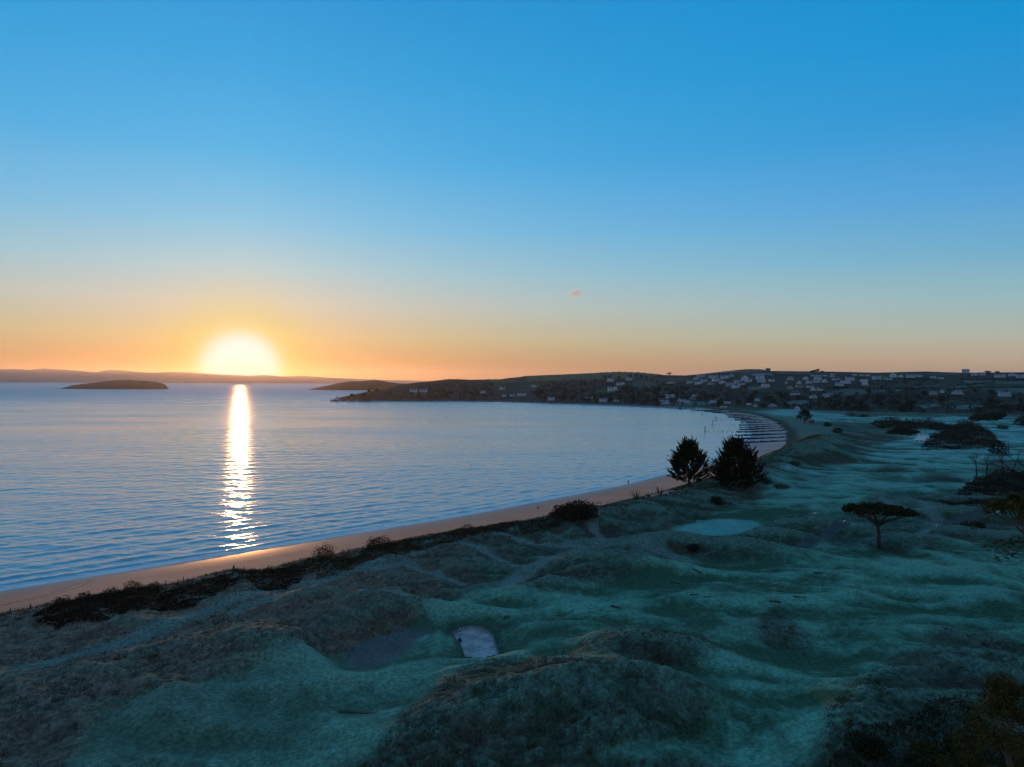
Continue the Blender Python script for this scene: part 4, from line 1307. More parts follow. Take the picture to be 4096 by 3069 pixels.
thicket([(120, 2475), (200, 2430), (330, 2398), (450, 2372), (560, 2350), (660, 2350), (640, 2400), (560, 2450), (500, 2490), (400, 2520), (240, 2520)], 6.0, 0.85,
        'dark bramble bank on the dune at the left edge', 'bramble_leaf', 'bramble_bank', dens=60)
thicket([(640, 2372), (760, 2345), (880, 2320), (960, 2300), (980, 2330), (900, 2380), (800, 2430), (660, 2450), (600, 2440)], 6.0, 0.7,
        'brown bramble patch right of the larger bramble bank', 'bramble_leaf', 'bramble_bank', dens=46)
thicket([(980, 2290), (1120, 2266), (1260, 2250), (1220, 2310), (1140, 2370), (1020, 2360), (960, 2320)], 6.2, 0.7,
        'dark bramble hollow below the fence posts at the glitter path', 'bramble_leaf', 'bramble_bank', dens=46)
thicket([(1200, 2262), (1300, 2222), (1480, 2195), (1720, 2140), (1900, 2108), (2080, 2080), (2060, 2110), (1860, 2160), (1640, 2215), (1440, 2262), (1260, 2300)], 7.0, 0.6,
        'long strip of dark dune scrub along the crest behind the leafless shrub', 'gorse_leaf', 'dune_scrub', dens=30)
thicket([(2060, 2088), (2200, 2062), (2330, 2062), (2300, 2090), (2200, 2110), (2080, 2118)], 7.4, 0.6,
        'dark scrub apron below the large rounded dune bush', 'gorse_leaf', 'dune_scrub', dens=26)
# lower right brush
thicket([(3300, 3069), (3420, 3000), (3560, 3010), (3640, 2960), (3760, 2900), (3900, 2890), (3980, 2980), (4150, 3100), (4150, 3400), (3200, 3400)], 6.0, 1.7,
        'dark gorse thicket along the bottom right of the picture', 'gorse_leaf', 'gorse_thicket', dens=40, leaf=0.22)
for k, (px, py, w_, h_, lb) in enumerate([(3480, 3010, 3.0, 1.6, 'left yellowish gorse bush at the bottom right'), (3700, 3065, 3.4, 2.2, 'bright yellow-green gorse bush at the bottom edge'),
                                          (3860, 3040, 4.0, 2.4, 'yellowish gorse bush under the corner pine')]):
    bush(px, py, w_, h_, lb, 'gold_pine_leaf' if k else 'gorse_leaf', n=1600, leaf=0.18, name='gorse_bush')

# thickets of the right-hand links
thicket([(3680, 1800), (3720, 1760), (3800, 1720), (3880, 1705), (3960, 1740), (4010, 1790), (3960, 1800), (3820, 1805)], 5.0, 6.5,
        'big dark leafless thicket right of the white hut', 'scrub_twig', 'thicket', dens=16, leaf=0.6, cap=24000)
thicket([(3480, 1700), (3560, 1690), (3760, 1702), (3860, 1720), (3800, 1732), (3640, 1722), (3520, 1714)], 5.0, 4.5,
        'long dark hedge of scrub across the far links', 'scrub_twig', 'thicket', dens=5, leaf=0.9, cap=9000)
thicket([(3540, 1738), (3600, 1724), (3680, 1735), (3640, 1748)], 5.0, 3.0, 'small dark scrub island left of the white hut', 'gorse_leaf', 'thicket', dens=5, leaf=0.8, cap=4000)
thicket([(3870, 1678), (3960, 1662), (4030, 1664), (3990, 1685), (3900, 1690)], 5.0, 4.5, 'dark scrub island in the far frosted field', 'bramble_leaf', 'thicket', dens=3, leaf=1.0, cap=6000)
thicket([(4050, 1700), (4096, 1672), (4250, 1660), (4250, 1710), (4096, 1715)], 5.0, 6.0, 'dark wood edge at the far right of the frosted field', 'bramble_leaf', 'thicket', dens=3, leaf=1.0, cap=6000)
thicket([(3830, 1985), (3880, 1945), (3960, 1920), (4096, 1905), (4250, 1900), (4250, 1990), (4000, 1985)], 5.0, 3.5, 'dark scrub bank below the reddish bare trees', 'scrub_twig', 'thicket', dens=24, leaf=0.4, cap=22000)
thicket([(3740, 2030), (3840, 2005), (3960, 2000), (4150, 2010), (4150, 2040), (3960, 2050), (3820, 2046)], 6.0, 1.6, 'long low dark gorse patch above the white bench', 'scrub_twig', 'thicket', dens=16, leaf=0.35, cap=12000)
thicket([(3840, 2130), (3880, 2095), (3940, 2090), (3945, 2120), (3900, 2140)], 6.0, 1.5, 'small dark gorse clump beside the tarmac path', 'gorse_leaf', 'thicket', dens=24, leaf=0.3, cap=6000)
for k, (px, py, h_, w_, lb) in enumerate([(3905, 1905, 11, 8, 'pale bare tree left of the reddish thicket'), (3945, 1905, 10, 8, 'second pale bare tree left of the reddish thicket'),
                                          (4010, 1912, 12, 9, 'reddish bare tree in the thicket at the right edge'), (4055, 1915, 13, 10, 'tallest reddish bare tree at the right edge'), (4100, 1915, 12, 10, 'reddish bare tree cut by the right edge'),
                                          (3850, 1722, 12, 10, 'grey leafless tree rising over the dark thicket'), (3890, 1718, 12, 9, 'second leafless tree rising over the dark thicket'), (4035, 1812, 8, 6, 'small leafless tree beyond the big thicket')]):
    p = ground(px, py)
    bare_tree((p.x, p.y, p.z - 0.2), h_, w_, lb, mat='twig_brown', group='bare trees on the right of the links')
bush(3990, 1812, 9, 7.0, 'dark evergreen shrub at the end of the big thicket', 'gorse_leaf', n=900, leaf=0.7)
for k, (px, py, w_, lb) in enumerate([(3405, 1664, 12, 'dark gorse mound on the far fairway edge'), (3455, 1668, 10, 'second dark gorse mound on the far fairway edge'), (3310, 1706, 7, 'tiny dark bush on the far fairway'),
                                      (4010, 1716, 8, 'lone small dark bush in the frosted field'), (3350, 1730, 6, 'dark scrub patch by the far bunker')]):
    bush(px, py, w_, 3.2, lb, 'gorse_leaf', n=420, leaf=0.7, name='gorse_mound', group='gorse mounds on the far links')

# ------------------------------------------------------------------ dune grass and rough: tufts of blades, too many to count
def tufts(name, X, Y, h, mat, blades=5, width=0.05):
    n = len(X)
    Z = height(X, Y)
    out = []
    for b_ in range(blades):
        a = rng.uniform(0, 6.28, n); s_ = rng.uniform(0.15, 0.75, n)
        L_ = h * rng.uniform(0.6, 1.2, n)
        bx_ = X + rng.normal(size=n) * 0.22; by_ = Y + rng.normal(size=n) * 0.22
        d = np.stack([np.cos(a) * s_ + 0.25, np.sin(a) * s_ - 0.1, np.ones(n)], 1); d /= np.linalg.norm(d, axis=1, keepdims=True)
        side = np.stack([-np.sin(a), np.cos(a), np.zeros(n)], 1) * width * rng.uniform(0.7, 1.5, n)[:, None]
        base = np.stack([bx_, by_, Z - 0.05], 1)
        out.append(np.stack([base - side, base + side, base + d * L_[:, None]], 1).reshape(-1, 3))
    o = tri_mesh(name, np.concatenate(out), mat)
    return tag(o, kind='stuff')


# marram along the crest line
N_ = 15000
t_ = rng.uniform(0, 1, N_) ** 1.0
seg = np.concatenate([[0], np.cumsum(np.hypot(*np.diff(CREST[3:26], axis=0).T))])
pos = t_ * seg[-1]
CX_, CY_ = np.interp(pos, seg, CREST[3:26, 0]), np.interp(pos, seg, CREST[3:26, 1])
X = CX_ + rng.normal(size=N_) * 5.0; Y = CY_ + rng.normal(size=N_) * 5.0
r_ = line_dist(SHORE, X, Y); dcr = line_dist(CREST, X, Y)
ok = ~(crest_side(X, Y) & (r_ / (r_ + dcr) < 0.72)) & ~inside(PLATFORM, X, Y)
tg = tufts('marram_grass', X[ok], Y[ok], 0.6, 'marram_blade', 6, 0.045)
tag(tg, 'pale marram grass along the dune crest', 'grass')
# frosted tussocks of the rough
N_ = 64000
rr_ = 60 * (260 / 60) ** rng.uniform(0, 1, N_) ** 1.3; aa_ = rng.uniform(R(-37), R(37), N_)
X, Y = rr_ * np.sin(aa_), rr_ * np.cos(aa_)
ok = inside(LAND, X, Y) & ~crest_side(X, Y)
for pf in FAIR + [APRON, BUNKER, GREEN, BARE]:
    f_ = inside(pf, X, Y)
    for pr in ROUGHS:
        f_ &= ~inside(pr, X, Y)
    ok &= ~f_
for pt, w in TRACKS + TAR:
    ok &= line_dist(pt, X, Y) > w * 1.1
tg = tufts('rough_grass', X[ok], Y[ok], 0.33, 'frost_blade', 5, 0.05)
tag(tg, 'frosted tussock grass of the rough', 'grass')

# ------------------------------------------------------------------ houses of the village
WIN = MB().box(-0.5, 0.5, -0.06, 0.06, 0.0, 1.0).mesh('window')
WIN.materials.append(MATS['window_glass'])
DOORM = MB().box(-0.5, 0.5, -0.06, 0.06, 0.0, 1.0).mesh('door')
DOORM.materials.append(MATS['slate_dark'])
HOUSES = []


def put(mesh, name, parent, loc, scale, rz=0.0):
    o = bpy.data.objects.new(name, mesh)
    COL.objects.link(o)
    o.parent = parent
    o.location = loc; o.scale = scale; o.rotation_euler = (0, 0, rz)
    return o


def house(px, py, wpx, kind='long', wall='white_render', roof='slate_frost', turn=None, name='house', dmin=700.0, depth_m=None, storeys=1):
    """kind: long (ridge across the view), end (gable towards the camera), hip, cross (long with a front gable), flat"""
    p = ground(px, py, dmin)
    k = p.y / F_PX
    w = max(wpx * k * 0.80, 3.0)
    dp = depth_m or min(max(w * 0.62, 4.0), 9.0)
    wh = 2.7 * storeys + (0.4 if storeys > 1 else 0.2)
    rh = dp * 0.36 if kind in ('long', 'cross', 'hip') else w * 0.40
    rh = min(rh, 3.6)
    rz = math.atan2(-p.x, p.y) * 1.0 + (rng.uniform(-0.35, 0.35) if turn is None else turn)
    root = empty(name, (p.x, p.y, p.z - 0.1), rz)
    x0, x1, y0, y1 = -w / 2, w / 2, -dp / 2, dp / 2
    wl = MB().box(x0, x1, y0, y1, -1.2, wh)
    rf = MB()
    ov = 0.35
    if kind in ('long', 'cross'):
        for sx in (x0, x1):
            wl.add([(sx, y0, wh), (sx, y1, wh), (sx, 0, wh + rh)], [(0, 1, 2)])
        rf.add([(x0 - ov, y0 - ov, wh - 0.15), (x1 + ov, y0 - ov, wh - 0.15), (x1 + ov, 0, wh + rh + 0.1), (x0 - ov, 0, wh + rh + 0.1),
                (x0 - ov, y1 + ov, wh - 0.15), (x1 + ov, y1 + ov, wh - 0.15)], [(0, 1, 2, 3), (3, 2, 5, 4)])
    if kind == 'cross':
        g = w * 0.22; gx = x0 + w * rng.choice([0.3, 0.7])
        wl.box(gx - g, gx + g, y0 - 1.2, y0 + 0.2, -1.2, wh)
        wl.add([(gx - g, y0 - 1.2, wh), (gx + g, y0 - 1.2, wh), (gx, y0 - 1.2, wh + g * 0.95)], [(0, 1, 2)])
        rf.add([(gx - g - ov, y0 - 1.5, wh - 0.2), (gx, y0 - 1.5, wh + g * 0.95 + 0.12), (gx, 0, wh + g * 0.95 + 0.12), (gx - g - ov, 0, wh - 0.2),
                (gx + g + ov, y0 - 1.5, wh - 0.2), (gx + g + ov, 0, wh - 0.2)], [(0, 1, 2, 3), (1, 4, 5, 2)])
    if kind == 'end':
        for sy in (y0, y1):
            wl.add([(x0, sy, wh), (x1, sy, wh), (0, sy, wh + rh)], [(0, 1, 2)])
        rf.add([(x0 - ov, y0 - ov, wh - 0.2), (0, y0 - ov, wh + rh + 0.1), (0, y1 + ov, wh + rh + 0.1), (x0 - ov, y1 + ov, wh - 0.2),
                (x1 + ov, y0 - ov, wh - 0.2), (x1 + ov, y1 + ov, wh - 0.2)], [(0, 1, 2, 3), (1, 4, 5, 2)])
    if kind == 'hip':
        i_ = min(w * 0.3, dp * 0.5)
        rf.add([(x0 - ov, y0 - ov, wh - 0.1), (x1 + ov, y0 - ov, wh - 0.1), (x1 + ov, y1 + ov, wh - 0.1), (x0 - ov, y1 + ov, wh - 0.1), (x0 + i_, 0, wh + rh), (x1 - i_, 0, wh + rh)],
               [(0, 1, 5, 4), (1, 2, 5), (2, 3, 4, 5), (3, 0, 4)])
    if kind == 'flat':
        rf.box(x0 - 0.3, x1 + 0.3, y0 - 0.5, y1 + 0.3, wh, wh + 0.3)
    wl.build('wall', wall, root)
    r_o = rf.build('roof', roof, root)
    if kind != 'flat' and w > 7:
        for s_ in ([-1, 1] if w > 13 else [rng.choice([-1, 1])]):
            cx = s_ * (w * 0.5 - 0.7) if kind in ('long', 'cross') else s_ * w * 0.18
            MB().box(cx - 0.45, cx + 0.45, -0.4, 0.4, wh + rh * 0.4, wh + rh + 1.0).box(cx - 0.55, cx + 0.55, -0.5, 0.5, wh + rh + 1.0, wh + rh + 1.15).build('chimney', wall, r_o)
    nwin = int(max(1, min(6, round(w / 2.9))))
    for st in range(storeys):
        for i in range(nwin):
            cx = x0 + w * (i + 0.5) / nwin
            yy = y0 - 0.03
            if kind == 'cross' and abs(cx - gx) < g + 0.6:
                yy = y0 - 1.23; 
                if abs(cx - gx) > g - 0.5: continue
            if st == 0 and i == nwin // 2 and nwin > 2:
                put(DOORM, 'door', root, (cx, yy, 0.15), (1.1, 1, 2.1))
            else:
                put(WIN, 'window', root, (cx, yy, 0.9 + st * 2.8), (1.45, 1, 1.25))
    if kind == 'end' and w > 5:
        put(WIN, 'window', root, (0, y0 - 0.03, wh + 0.1), (1.0, 1, 1.0))
    HOUSES.append((root, px, py, kind, storeys, wall, roof))
    return root


V1 = [  # px, py of the foot, width in pixels, shape, storeys
    (2135, 1549, 27, 'hip', 1), (2442, 1527, 32, 'cross', 2), (2483, 1540, 40, 'cross', 1), (2516, 1521, 30, 'long', 1), (2450, 1564, 46, 'cross', 2), (2205, 1601, 34, 'long', 1),
    (2414, 1608, 40, 'long', 1), (2464, 1607, 28, 'hip', 1), (2681, 1591, 48, 'cross', 1), (2777, 1586, 24, 'hip', 1), (2654, 1607, 46, 'long', 1), (2660, 1618, 38, 'cross', 1),
    (2722, 1607, 26, 'hip', 1), (2748, 1611, 28, 'long', 1), (2852, 1612, 28, 'long', 1), (2688, 1533, 50, 'flat', 1),
    (2760, 1533, 28, 'long', 1), (2804, 1510, 44, 'long', 1), (2784, 1519, 28, 'hip', 1), (2793, 1537, 34, 'cross', 1), (2815, 1528, 34, 'long', 1), (2853, 1511, 42, 'long', 1), (2863, 1527, 34, 'long', 2),
    (2846, 1538, 34, 'cross', 1), (2890, 1534, 30, 'end', 1), (2899, 1514, 38, 'cross', 1), (2926, 1507, 26, 'end', 1), (2921, 1544, 38, 'long', 1), (2943, 1552, 34, 'cross', 1), (2950, 1533, 34, 'long', 1),
    (2968, 1539, 38, 'long', 1), (2980, 1520, 30, 'end', 2), (2993, 1528, 34, 'cross', 1), (3040, 1518, 38, 'cross', 2), (3045, 1529, 38, 'long', 1), (3062, 1548, 37, 'flat', 2), (3086, 1527, 28, 'cross', 1),
    (3162, 1519, 32, 'hip', 1), (3145, 1534, 11, 'end', 1), (3159, 1556, 30, 'hip', 1), (3197, 1536, 20, 'end', 1), (3198, 1549, 34, 'long', 1), (3222, 1519, 26, 'end', 1), (3235, 1534, 28, 'cross', 1),
    (3240, 1550, 34, 'long', 1), (3271, 1520, 34, 'long', 2), (3266, 1530, 30, 'long', 1), (3297, 1530, 25, 'end', 1), (3253, 1563, 26, 'end', 1), (3279, 1562, 28, 'cross', 1), (3180, 1580, 42, 'hip', 1),
    (3254, 1593, 34, 'hip', 1), (3305, 1589, 32, 'long', 1), (3345, 1520, 40, 'hip', 1), (3400, 1521, 38, 'long', 1), (3357, 1543, 38, 'long', 1), (3383, 1534, 44, 'flat', 2), (3455, 1529, 32, 'flat', 2),
    (3459, 1541, 30, 'end', 1), (3507, 1517, 40, 'long', 1), (3541, 1517, 19, 'flat', 1), (3573, 1510, 30, 'end', 2), (3603, 1510, 22, 'end', 1), (3644, 1510, 44, 'long', 1), (3680, 1508, 20, 'long', 1),
    (3732, 1512, 26, 'flat', 1), (3764, 1516, 24, 'flat', 1), (3863, 1492, 30, 'long', 2), (3898, 1502, 28, 'cross', 1), (3930, 1502, 24, 'long', 1), (4000, 1509, 44, 'long', 1), (4050, 1504, 34, 'hip', 1),
    (4085, 1511, 40, 'cross', 1), (3734, 1580, 32, 'flat', 2), (3768, 1571, 18, 'end', 1), (3832, 1577, 50, 'hip', 1), (4018, 1585, 50, 'long', 1), (1349, 1597, 16, 'end', 1),
    (1654, 1568, 36, 'long', 1), (1693, 1568, 36, 'long', 1), (1932, 1573, 24, 'cross', 1), (2009, 1557, 30, 'cross', 1), (2018, 1587, 20, 'long', 1), (2050, 1586, 24, 'long', 1), (2086, 1584, 44, 'long', 1),
    (3029, 1604, 22, 'hip', 1), (2995, 1620, 22, 'flat', 1), (3022, 1627, 18, 'flat', 1), (2910, 1614, 28, 'flat', 1), (3189, 1640, 22, 'end', 1), (2353, 1594, 40, 'flat', 1),
]
for (px, py, w, kd, st) in V1:
    house(px, py, w, kd, storeys=st, roof='slate_frost' if (px * 7 + py) % 5 else 'slate_dark', wall='cream_render' if (px * 3 + py) % 11 == 0 else 'white_render')
house(3072, 1486, 20, 'long', wall='stone_wall', roof='slate_dark', storeys=2)
house(3090, 1634, 44, 'hip', wall='stone_wall', roof='slate_frost', storeys=1, name='clubhouse', depth_m=11)
house(3244, 1694, 26, 'hip', wall='stone_wall', roof='slate_frost', name='links_shelter', dmin=400, turn=0.2)

# every house gets a label that says which one it is: village rows are counted from the left
ORD = ['first', 'second', 'third', 'fourth', 'fifth', 'sixth', 'seventh', 'eighth', 'ninth', 'tenth', 'eleventh', 'twelfth', 'thirteenth', 'fourteenth', 'fifteenth', 'sixteenth',
       'seventeenth', 'eighteenth', 'nineteenth', 'twentieth', 'twenty-first', 'twenty-second', 'twenty-third', 'twenty-fourth', 'twenty-fifth', 'twenty-sixth', 'twenty-seventh', 'twenty-eighth', 'twenty-ninth', 'thirtieth']
KW = {'long': 'gabled', 'end': 'gable-end', 'hip': 'hip-roofed', 'cross': 'cross-gabled', 'flat': 'flat-roofed'}
rows = {'on the headland': [], 'along the skyline of the village': [], 'in the upper village': [], 'in the middle of the village': [], 'in the lower village': [], 'near the shore': [], 'on the slope left of the village': []}
special = {'clubhouse': 'stone clubhouse with frosted hipped roof at the end of the beach', 'links_shelter': 'small stone shelter right of the far cypress on the links'}
for hh in HOUSES:
    root, px, py, kd, st, wl_, rf_ = hh
    nm = root.name.split('.')[0]
    if nm in special:
        tag(root, special[nm], 'building'); continue
    if wl_ == 'stone_wall':
        tag(root, 'dark stone two-storey house alone on the hilltop skyline', 'house', 'houses of the hillside village'); continue
    if px < 2100: k_ = 'on the headland'
    elif py > 1585: k_ = 'near the shore'
    elif px < 2600: k_ = 'on the slope left of the village'
    elif py < 1513: k_ = 'along the skyline of the village'
    elif py < 1524: k_ = 'in the upper village'
    elif py < 1538: k_ = 'in the middle of the village'
    else: k_ = 'in the lower village'
    rows[k_].append(hh)
for k_, lst in rows.items():
    lst.sort(key=lambda q_: q_[1])
    for i, (root, px, py, kd, st, wl_, rf_) in enumerate(lst):
        c_ = 'cream' if wl_ == 'cream_render' else 'white'
        lab = '%s %s%s house, %s from the left %s' % (c_, 'two-storey ' if st > 1 else '', KW[kd], ORD[i], k_)
        tag(root, lab, 'house', 'houses of the hillside village')

# beach huts in a row
for i, (dx, mt) in enumerate(((0, 'white_render'), (9, 'cream_render'), (18, 'white_render'), (27, 'stone_wall'))):
    p = ground(2884 + dx, 1633, 700)
    r_ = tag(empty('beach_hut', (p.x, p.y, p.z), math.atan2(-p.x, p.y)), '%s beach hut, %s from the left in the row above the groynes' % ({'white_render': 'white', 'cream_render': 'cream', 'stone_wall': 'grey'}[mt], ORD[i]), 'beach hut', 'beach huts at the head of the bay')
    MB().prism([(-1.6, -0.5), (1.6, -0.5), (1.6, 2.4), (0, 3.5), (-1.6, 2.4)], -2, 2).build('wall', mt, r_)
    MB().add([(-1.9, -2.2, 2.25), (0, -2.2, 3.65), (0, 2.2, 3.65), (-1.9, 2.2, 2.25), (1.9, -2.2, 2.25), (1.9, 2.2, 2.25)], [(0, 1, 2, 3), (1, 4, 5, 2)]).build('roof', 'slate_frost', r_)
    put(DOORM, 'door', r_, (0, -2.04, 0.05), (1.1, 1, 2.0))
# static caravans along the upper field edge
for i, (px, py) in enumerate(((3250, 1506), (3275, 1507), (3300, 1506), (3326, 1508), (3420, 1503), (3445, 1504), (3470, 1505), (3330, 1500), (2770, 1598), (3560, 1520))):
    p = ground(px, py, 900)
    r_ = tag(empty('static_caravan', (p.x, p.y, p.z), math.atan2(-p.x, p.y) + rng.uniform(-.3, .3)), 'long white static caravan, %s of the caravans counted from the left' % ORD[sorted(q_[0] for q_ in ((3250,), (3275,), (3300,), (3326,), (3420,), (3445,), (3470,), (3330,), (2770,), (3560,))).index(px)], 'caravan', 'static caravans above the village')
    MB().prism([(-4.6, 0.3), (4.6, 0.3), (4.6, 2.7), (4.2, 3.0), (-4.2, 3.0), (-4.6, 2.7)], -1.5, 1.5).build('body', 'white_render', r_)
    for cx in (-3, 0, 3):
        put(WIN, 'window', r_, (cx, -1.53, 1.3), (1.4, 1, 0.9))

# ------------------------------------------------------------------ the white hut on the links
p = ground(3692, 1766, 300)
r_ = tag(empty('white_hut', (p.x, p.y, p.z - 0.1), R(-32)), 'white hip-roofed building with three square roof vents on the links', 'building')
r_.scale = (0.72, 0.72, 0.72)
L_, W_ = 6.2, 3.6
MB().box(-L_, L_, -W_, W_, -0.4, 1.3).build('wall', 'white_render', r_)
rf = MB().add([(-L_ - .4, -W_ - .4, 1.2), (L_ + .4, -W_ - .4, 1.2), (L_ + .4, W_ + .4, 1.2), (-L_ - .4, W_ + .4, 1.2), (-L_ + 2.6, 0, 5.0), (L_ - 2.6, 0, 5.0)],
              [(0, 1, 5, 4), (1, 2, 5), (2, 3, 4, 5), (3, 0, 4)]).build('roof', 'white_render', r_)
for cx in (-3.0, 0.0, 3.0):
    MB().box(cx - 0.75, cx + 0.75, -0.8, 0.8, 4.3, 6.2).box(cx - 0.85, cx + 0.85, -0.9, 0.9, 6.2, 6.4).build('roof_vent', 'white_render', rf)
MB().box(L_ + 0.02, L_ + 3.6, -2.4, 1.4, -0.4, 2.3).build('stone_porch', 'stone_wall', r_)
MB().add([(L_ - 0.2, -2.7, 2.25), (L_ + 3.9, -2.7, 2.25), (L_ + 3.9, 1.7, 2.25), (L_ - 0.2, 1.7, 3.1), (L_ - 0.2, -2.7, 3.1)], [(0, 1, 4), (1, 2, 3, 4)]).build('porch_roof', 'white_render', r_)
for cx in (-4, -1.2, 1.6):
    put(WIN, 'window', r_, (cx, -W_ - 0.03, 0.3), (1.0, 1, 0.8))

# ------------------------------------------------------------------ groynes, markers
GRO = [(2917, 1769, 3169, 1763), (2930, 1754, 3155, 1748), (2939, 1740, 3149, 1734), (2945, 1727, 3147, 1721), (2956, 1717.5, 3144, 1711), (2956, 1708.5, 3140, 1703), (2955, 1700, 3129, 1695), (2962, 1691.5, 3118, 1686),
       (2963, 1685, 3111, 1680), (2939, 1680, 3104, 1674.5), (2934, 1675, 3093, 1669.5), (2912, 1669.5, 3071, 1665), (2909, 1664.5, 3042, 1660), (2900, 1659, 3020, 1656), (2851, 1651, 2985, 1651), (2818, 1646.5, 2940, 1646.5),
       (2768, 1641, 2890, 1641), (2717, 1635.5, 2780, 1633), (2655, 1631.5, 2720, 1629)]
for i, (a0, b0, a1, b1) in enumerate(GRO):
    A = at_z(a0, b0, 0.4); B = at_z(a1, b1, 2.4)
    v = Vector((B[0] - A[0], B[1] - A[1], 0)); L_ = v.length
    r_ = tag(empty('groyne', (A[0], A[1], 0), math.atan2(v.y, v.x)), 'dark timber groyne across the sand, %s counting from the big cypresses outwards' % ORD[i], 'groyne', 'timber groynes on the beach')
    pl = MB()
    nseg = 6
    for s_ in range(nseg):                       # the boards step down towards the sea
        z_ = 0.35 + 2.0 * (s_ + 0.5) / nseg
        pl.box(L_ * s_ / nseg, L_ * (s_ + 1) / nseg - 0.02, -0.12, 0.12, z_ - 1.4, z_ + 0.25 + 0.14 * math.sin(s_ * 5.1 + i * 2.3))
    pl.build('board_wall', 'wet_timber', r_)
    npost = int(min(14, max(5, L_ / 4.5)))
    for s_ in range(npost):
        xx = L_ * (s_ + 0.2) / npost
        zt = 0.35 + 2.0 * xx / L_
        MB().box(xx - 0.16, xx + 0.16, -0.34, -0.13, zt - 1.8, zt + 0.65 + 0.2 * math.sin(s_ * 3.7 + i)).build('post', 'wet_timber', r_)
    if i in (3, 6, 9, 11):
        for s_ in range(7):
            xx = -3.6 * (s_ + 1)
            MB().box(xx - 0.2, xx + 0.2, -0.2, 0.2, -1.5, 0.75).build('post', 'wet_timber', r_)
for i, (px, top, base, w_) in enumerate(((2768, 1743, 1766, 'nearest the big cypresses'), (2820, 1708, 1731, 'second from the big cypresses'), (2851, 1682, 1701, 'third from the big cypresses'),
                                         (2863, 1667, 1681, 'fourth from the big cypresses'), (2809, 1652, 1663, 'fifth from the big cypresses'), (2766, 1642, 1651, 'farthest from the big cypresses'))):
    A = at_z(px, base, 0.0)
    h = (base - top) * A[1] / F_PX
    r_ = tag(empty('beacon_pole', (A[0], A[1], 0.0)), 'braced marker pole standing in the water, %s' % w_, 'marker pole', 'groyne marker poles in the bay')
    MB().tube([(0, 0, -2), (0, 0, h)], [0.22, 0.2], 7).build('pole', 'grey_steel', r_)
    MB().tube([(0, 0, h * 0.55), (h * 0.42, 0, -0.4)], 0.14, 5).build('brace', 'grey_steel', r_)
    MB().tube([(0, 0, h * 0.84), (0, 0, h + 0.2)], [0.95, 0.05], 8).build('topmark', 'grey_steel', r_)

# ------------------------------------------------------------------ fence posts on the crest
for i, (px, base, top, r0, wd) in enumerate(((38, 2451, 2437, .07, 'leftmost of all, by the beach'), (116, 2436, 2422, .07, 'second from the left edge'), (669, 2330, 2308, .07, 'left of the three before the rise'),
                                             (709, 2326, 2307, .07, 'middle of the three before the rise'), (735, 2321, 2294, .07, 'right of the three before the rise'), (803, 2291, 2280, .06, 'low on the rise'),
                                             (864, 2277, 2268, .06, 'high on the rise'), (930, 2262, 2247, .16, 'thickest, on top of the rise'), (981, 2261, 2249, .05, 'just right of the thickest post'),
                                             (1074, 2263, 2244, .06, 'under the sun glitter'), (1120, 2250, 2237, .05, 'right of the sun glitter'), (1714, 2143, 2129, .06, 'half way along the crest'),
                                             (2424, 2001, 1989, .06, 'leaning, right of the big dune bush'), (2480, 1986, 1971, .06, 'left of the sword-leaved plants'))):
    p = crest_spot(px, 0.5)
    h = max((base - top) * p.y / F_PX, 0.7) + 0.45
    t = MB().tube([(0, 0, -0.4), (0.02, 0, h * 0.5), (0.06 if i % 3 else 0.14, 0, h)], r0, 6)
    t.tube([(0.06 if i % 3 else 0.14, 0, h), (0.06 if i % 3 else 0.14, 0, h + 0.04)], [r0, r0 * 0.6], 6)
    tag(t.build('fence_post', 'old_timber', loc=p), 'weathered wooden fence post on the dune crest, %s' % wd, 'fence post', 'old fence posts on the dune')

# ------------------------------------------------------------------ things on the course
def striped_post(px, base, top, label, foot):
    p = ground(px, base)
    h = (base - top) * p.y / F_PX
    r_ = tag(empty('striped_post', p), label, 'marker post')
    n = 7
    for k in range(n):
        MB().tube([(0, 0, h * k / n - (0.3 if k == 0 else 0)), (0, 0, h * (k + 1) / n)], 0.07, 10).build('stripe', 'black_paint' if k % 2 else 'white_paint', r_, smooth=False)
    if foot:
        MB().tube([(0, 0, -0.05), (0, 0, 0.12), (0, 0, 0.42)], [0.34, 0.30, 0.16], 10).build('weighted_base', 'old_timber', r_)


striped_post(1839, 2566, 2512, 'black and white striped post standing in the frosted bunker', True)
striped_post(3972, 2226, 2203, 'black and white striped post on the fairway under the pine branches', False)
for i, (px, base, top, wd) in enumerate(((1871, 2491, 2466, 'behind the striped post of the bunker'), (1992, 2531, 2505, 'at the right end of the bunker'), (2072, 2596, 2578, 'right of the bunker on the fairway'), (3291, 2363, 2322, 'tallest, on the middle fairway'),
                                         (3367, 2358, 2342, 'bent over, right of the tallest stake'), (3393, 2375, 2359, 'third right of the tallest stake'), (3428, 2380, 2362, 'farthest right on the middle fairway'))):
    p = ground(px, base)
    h = (base - top) * p.y / F_PX
    t = MB().tube([(0, 0, -0.2), (0.01, 0, h)], [0.03, 0.02], 6)
    if i == 4: t.tube([(0.01, 0, h), (0.5, 0, h + 0.1)], [0.02, 0.015], 5)
    else: t.tube([(0.01, 0, h), (0.01, 0, h + 0.04)], [0.035, 0.02], 6)
    tag(t.build('stake', 'black_paint', loc=p), 'thin dark stake, %s' % wd, 'stake', 'thin stakes on the fairway')

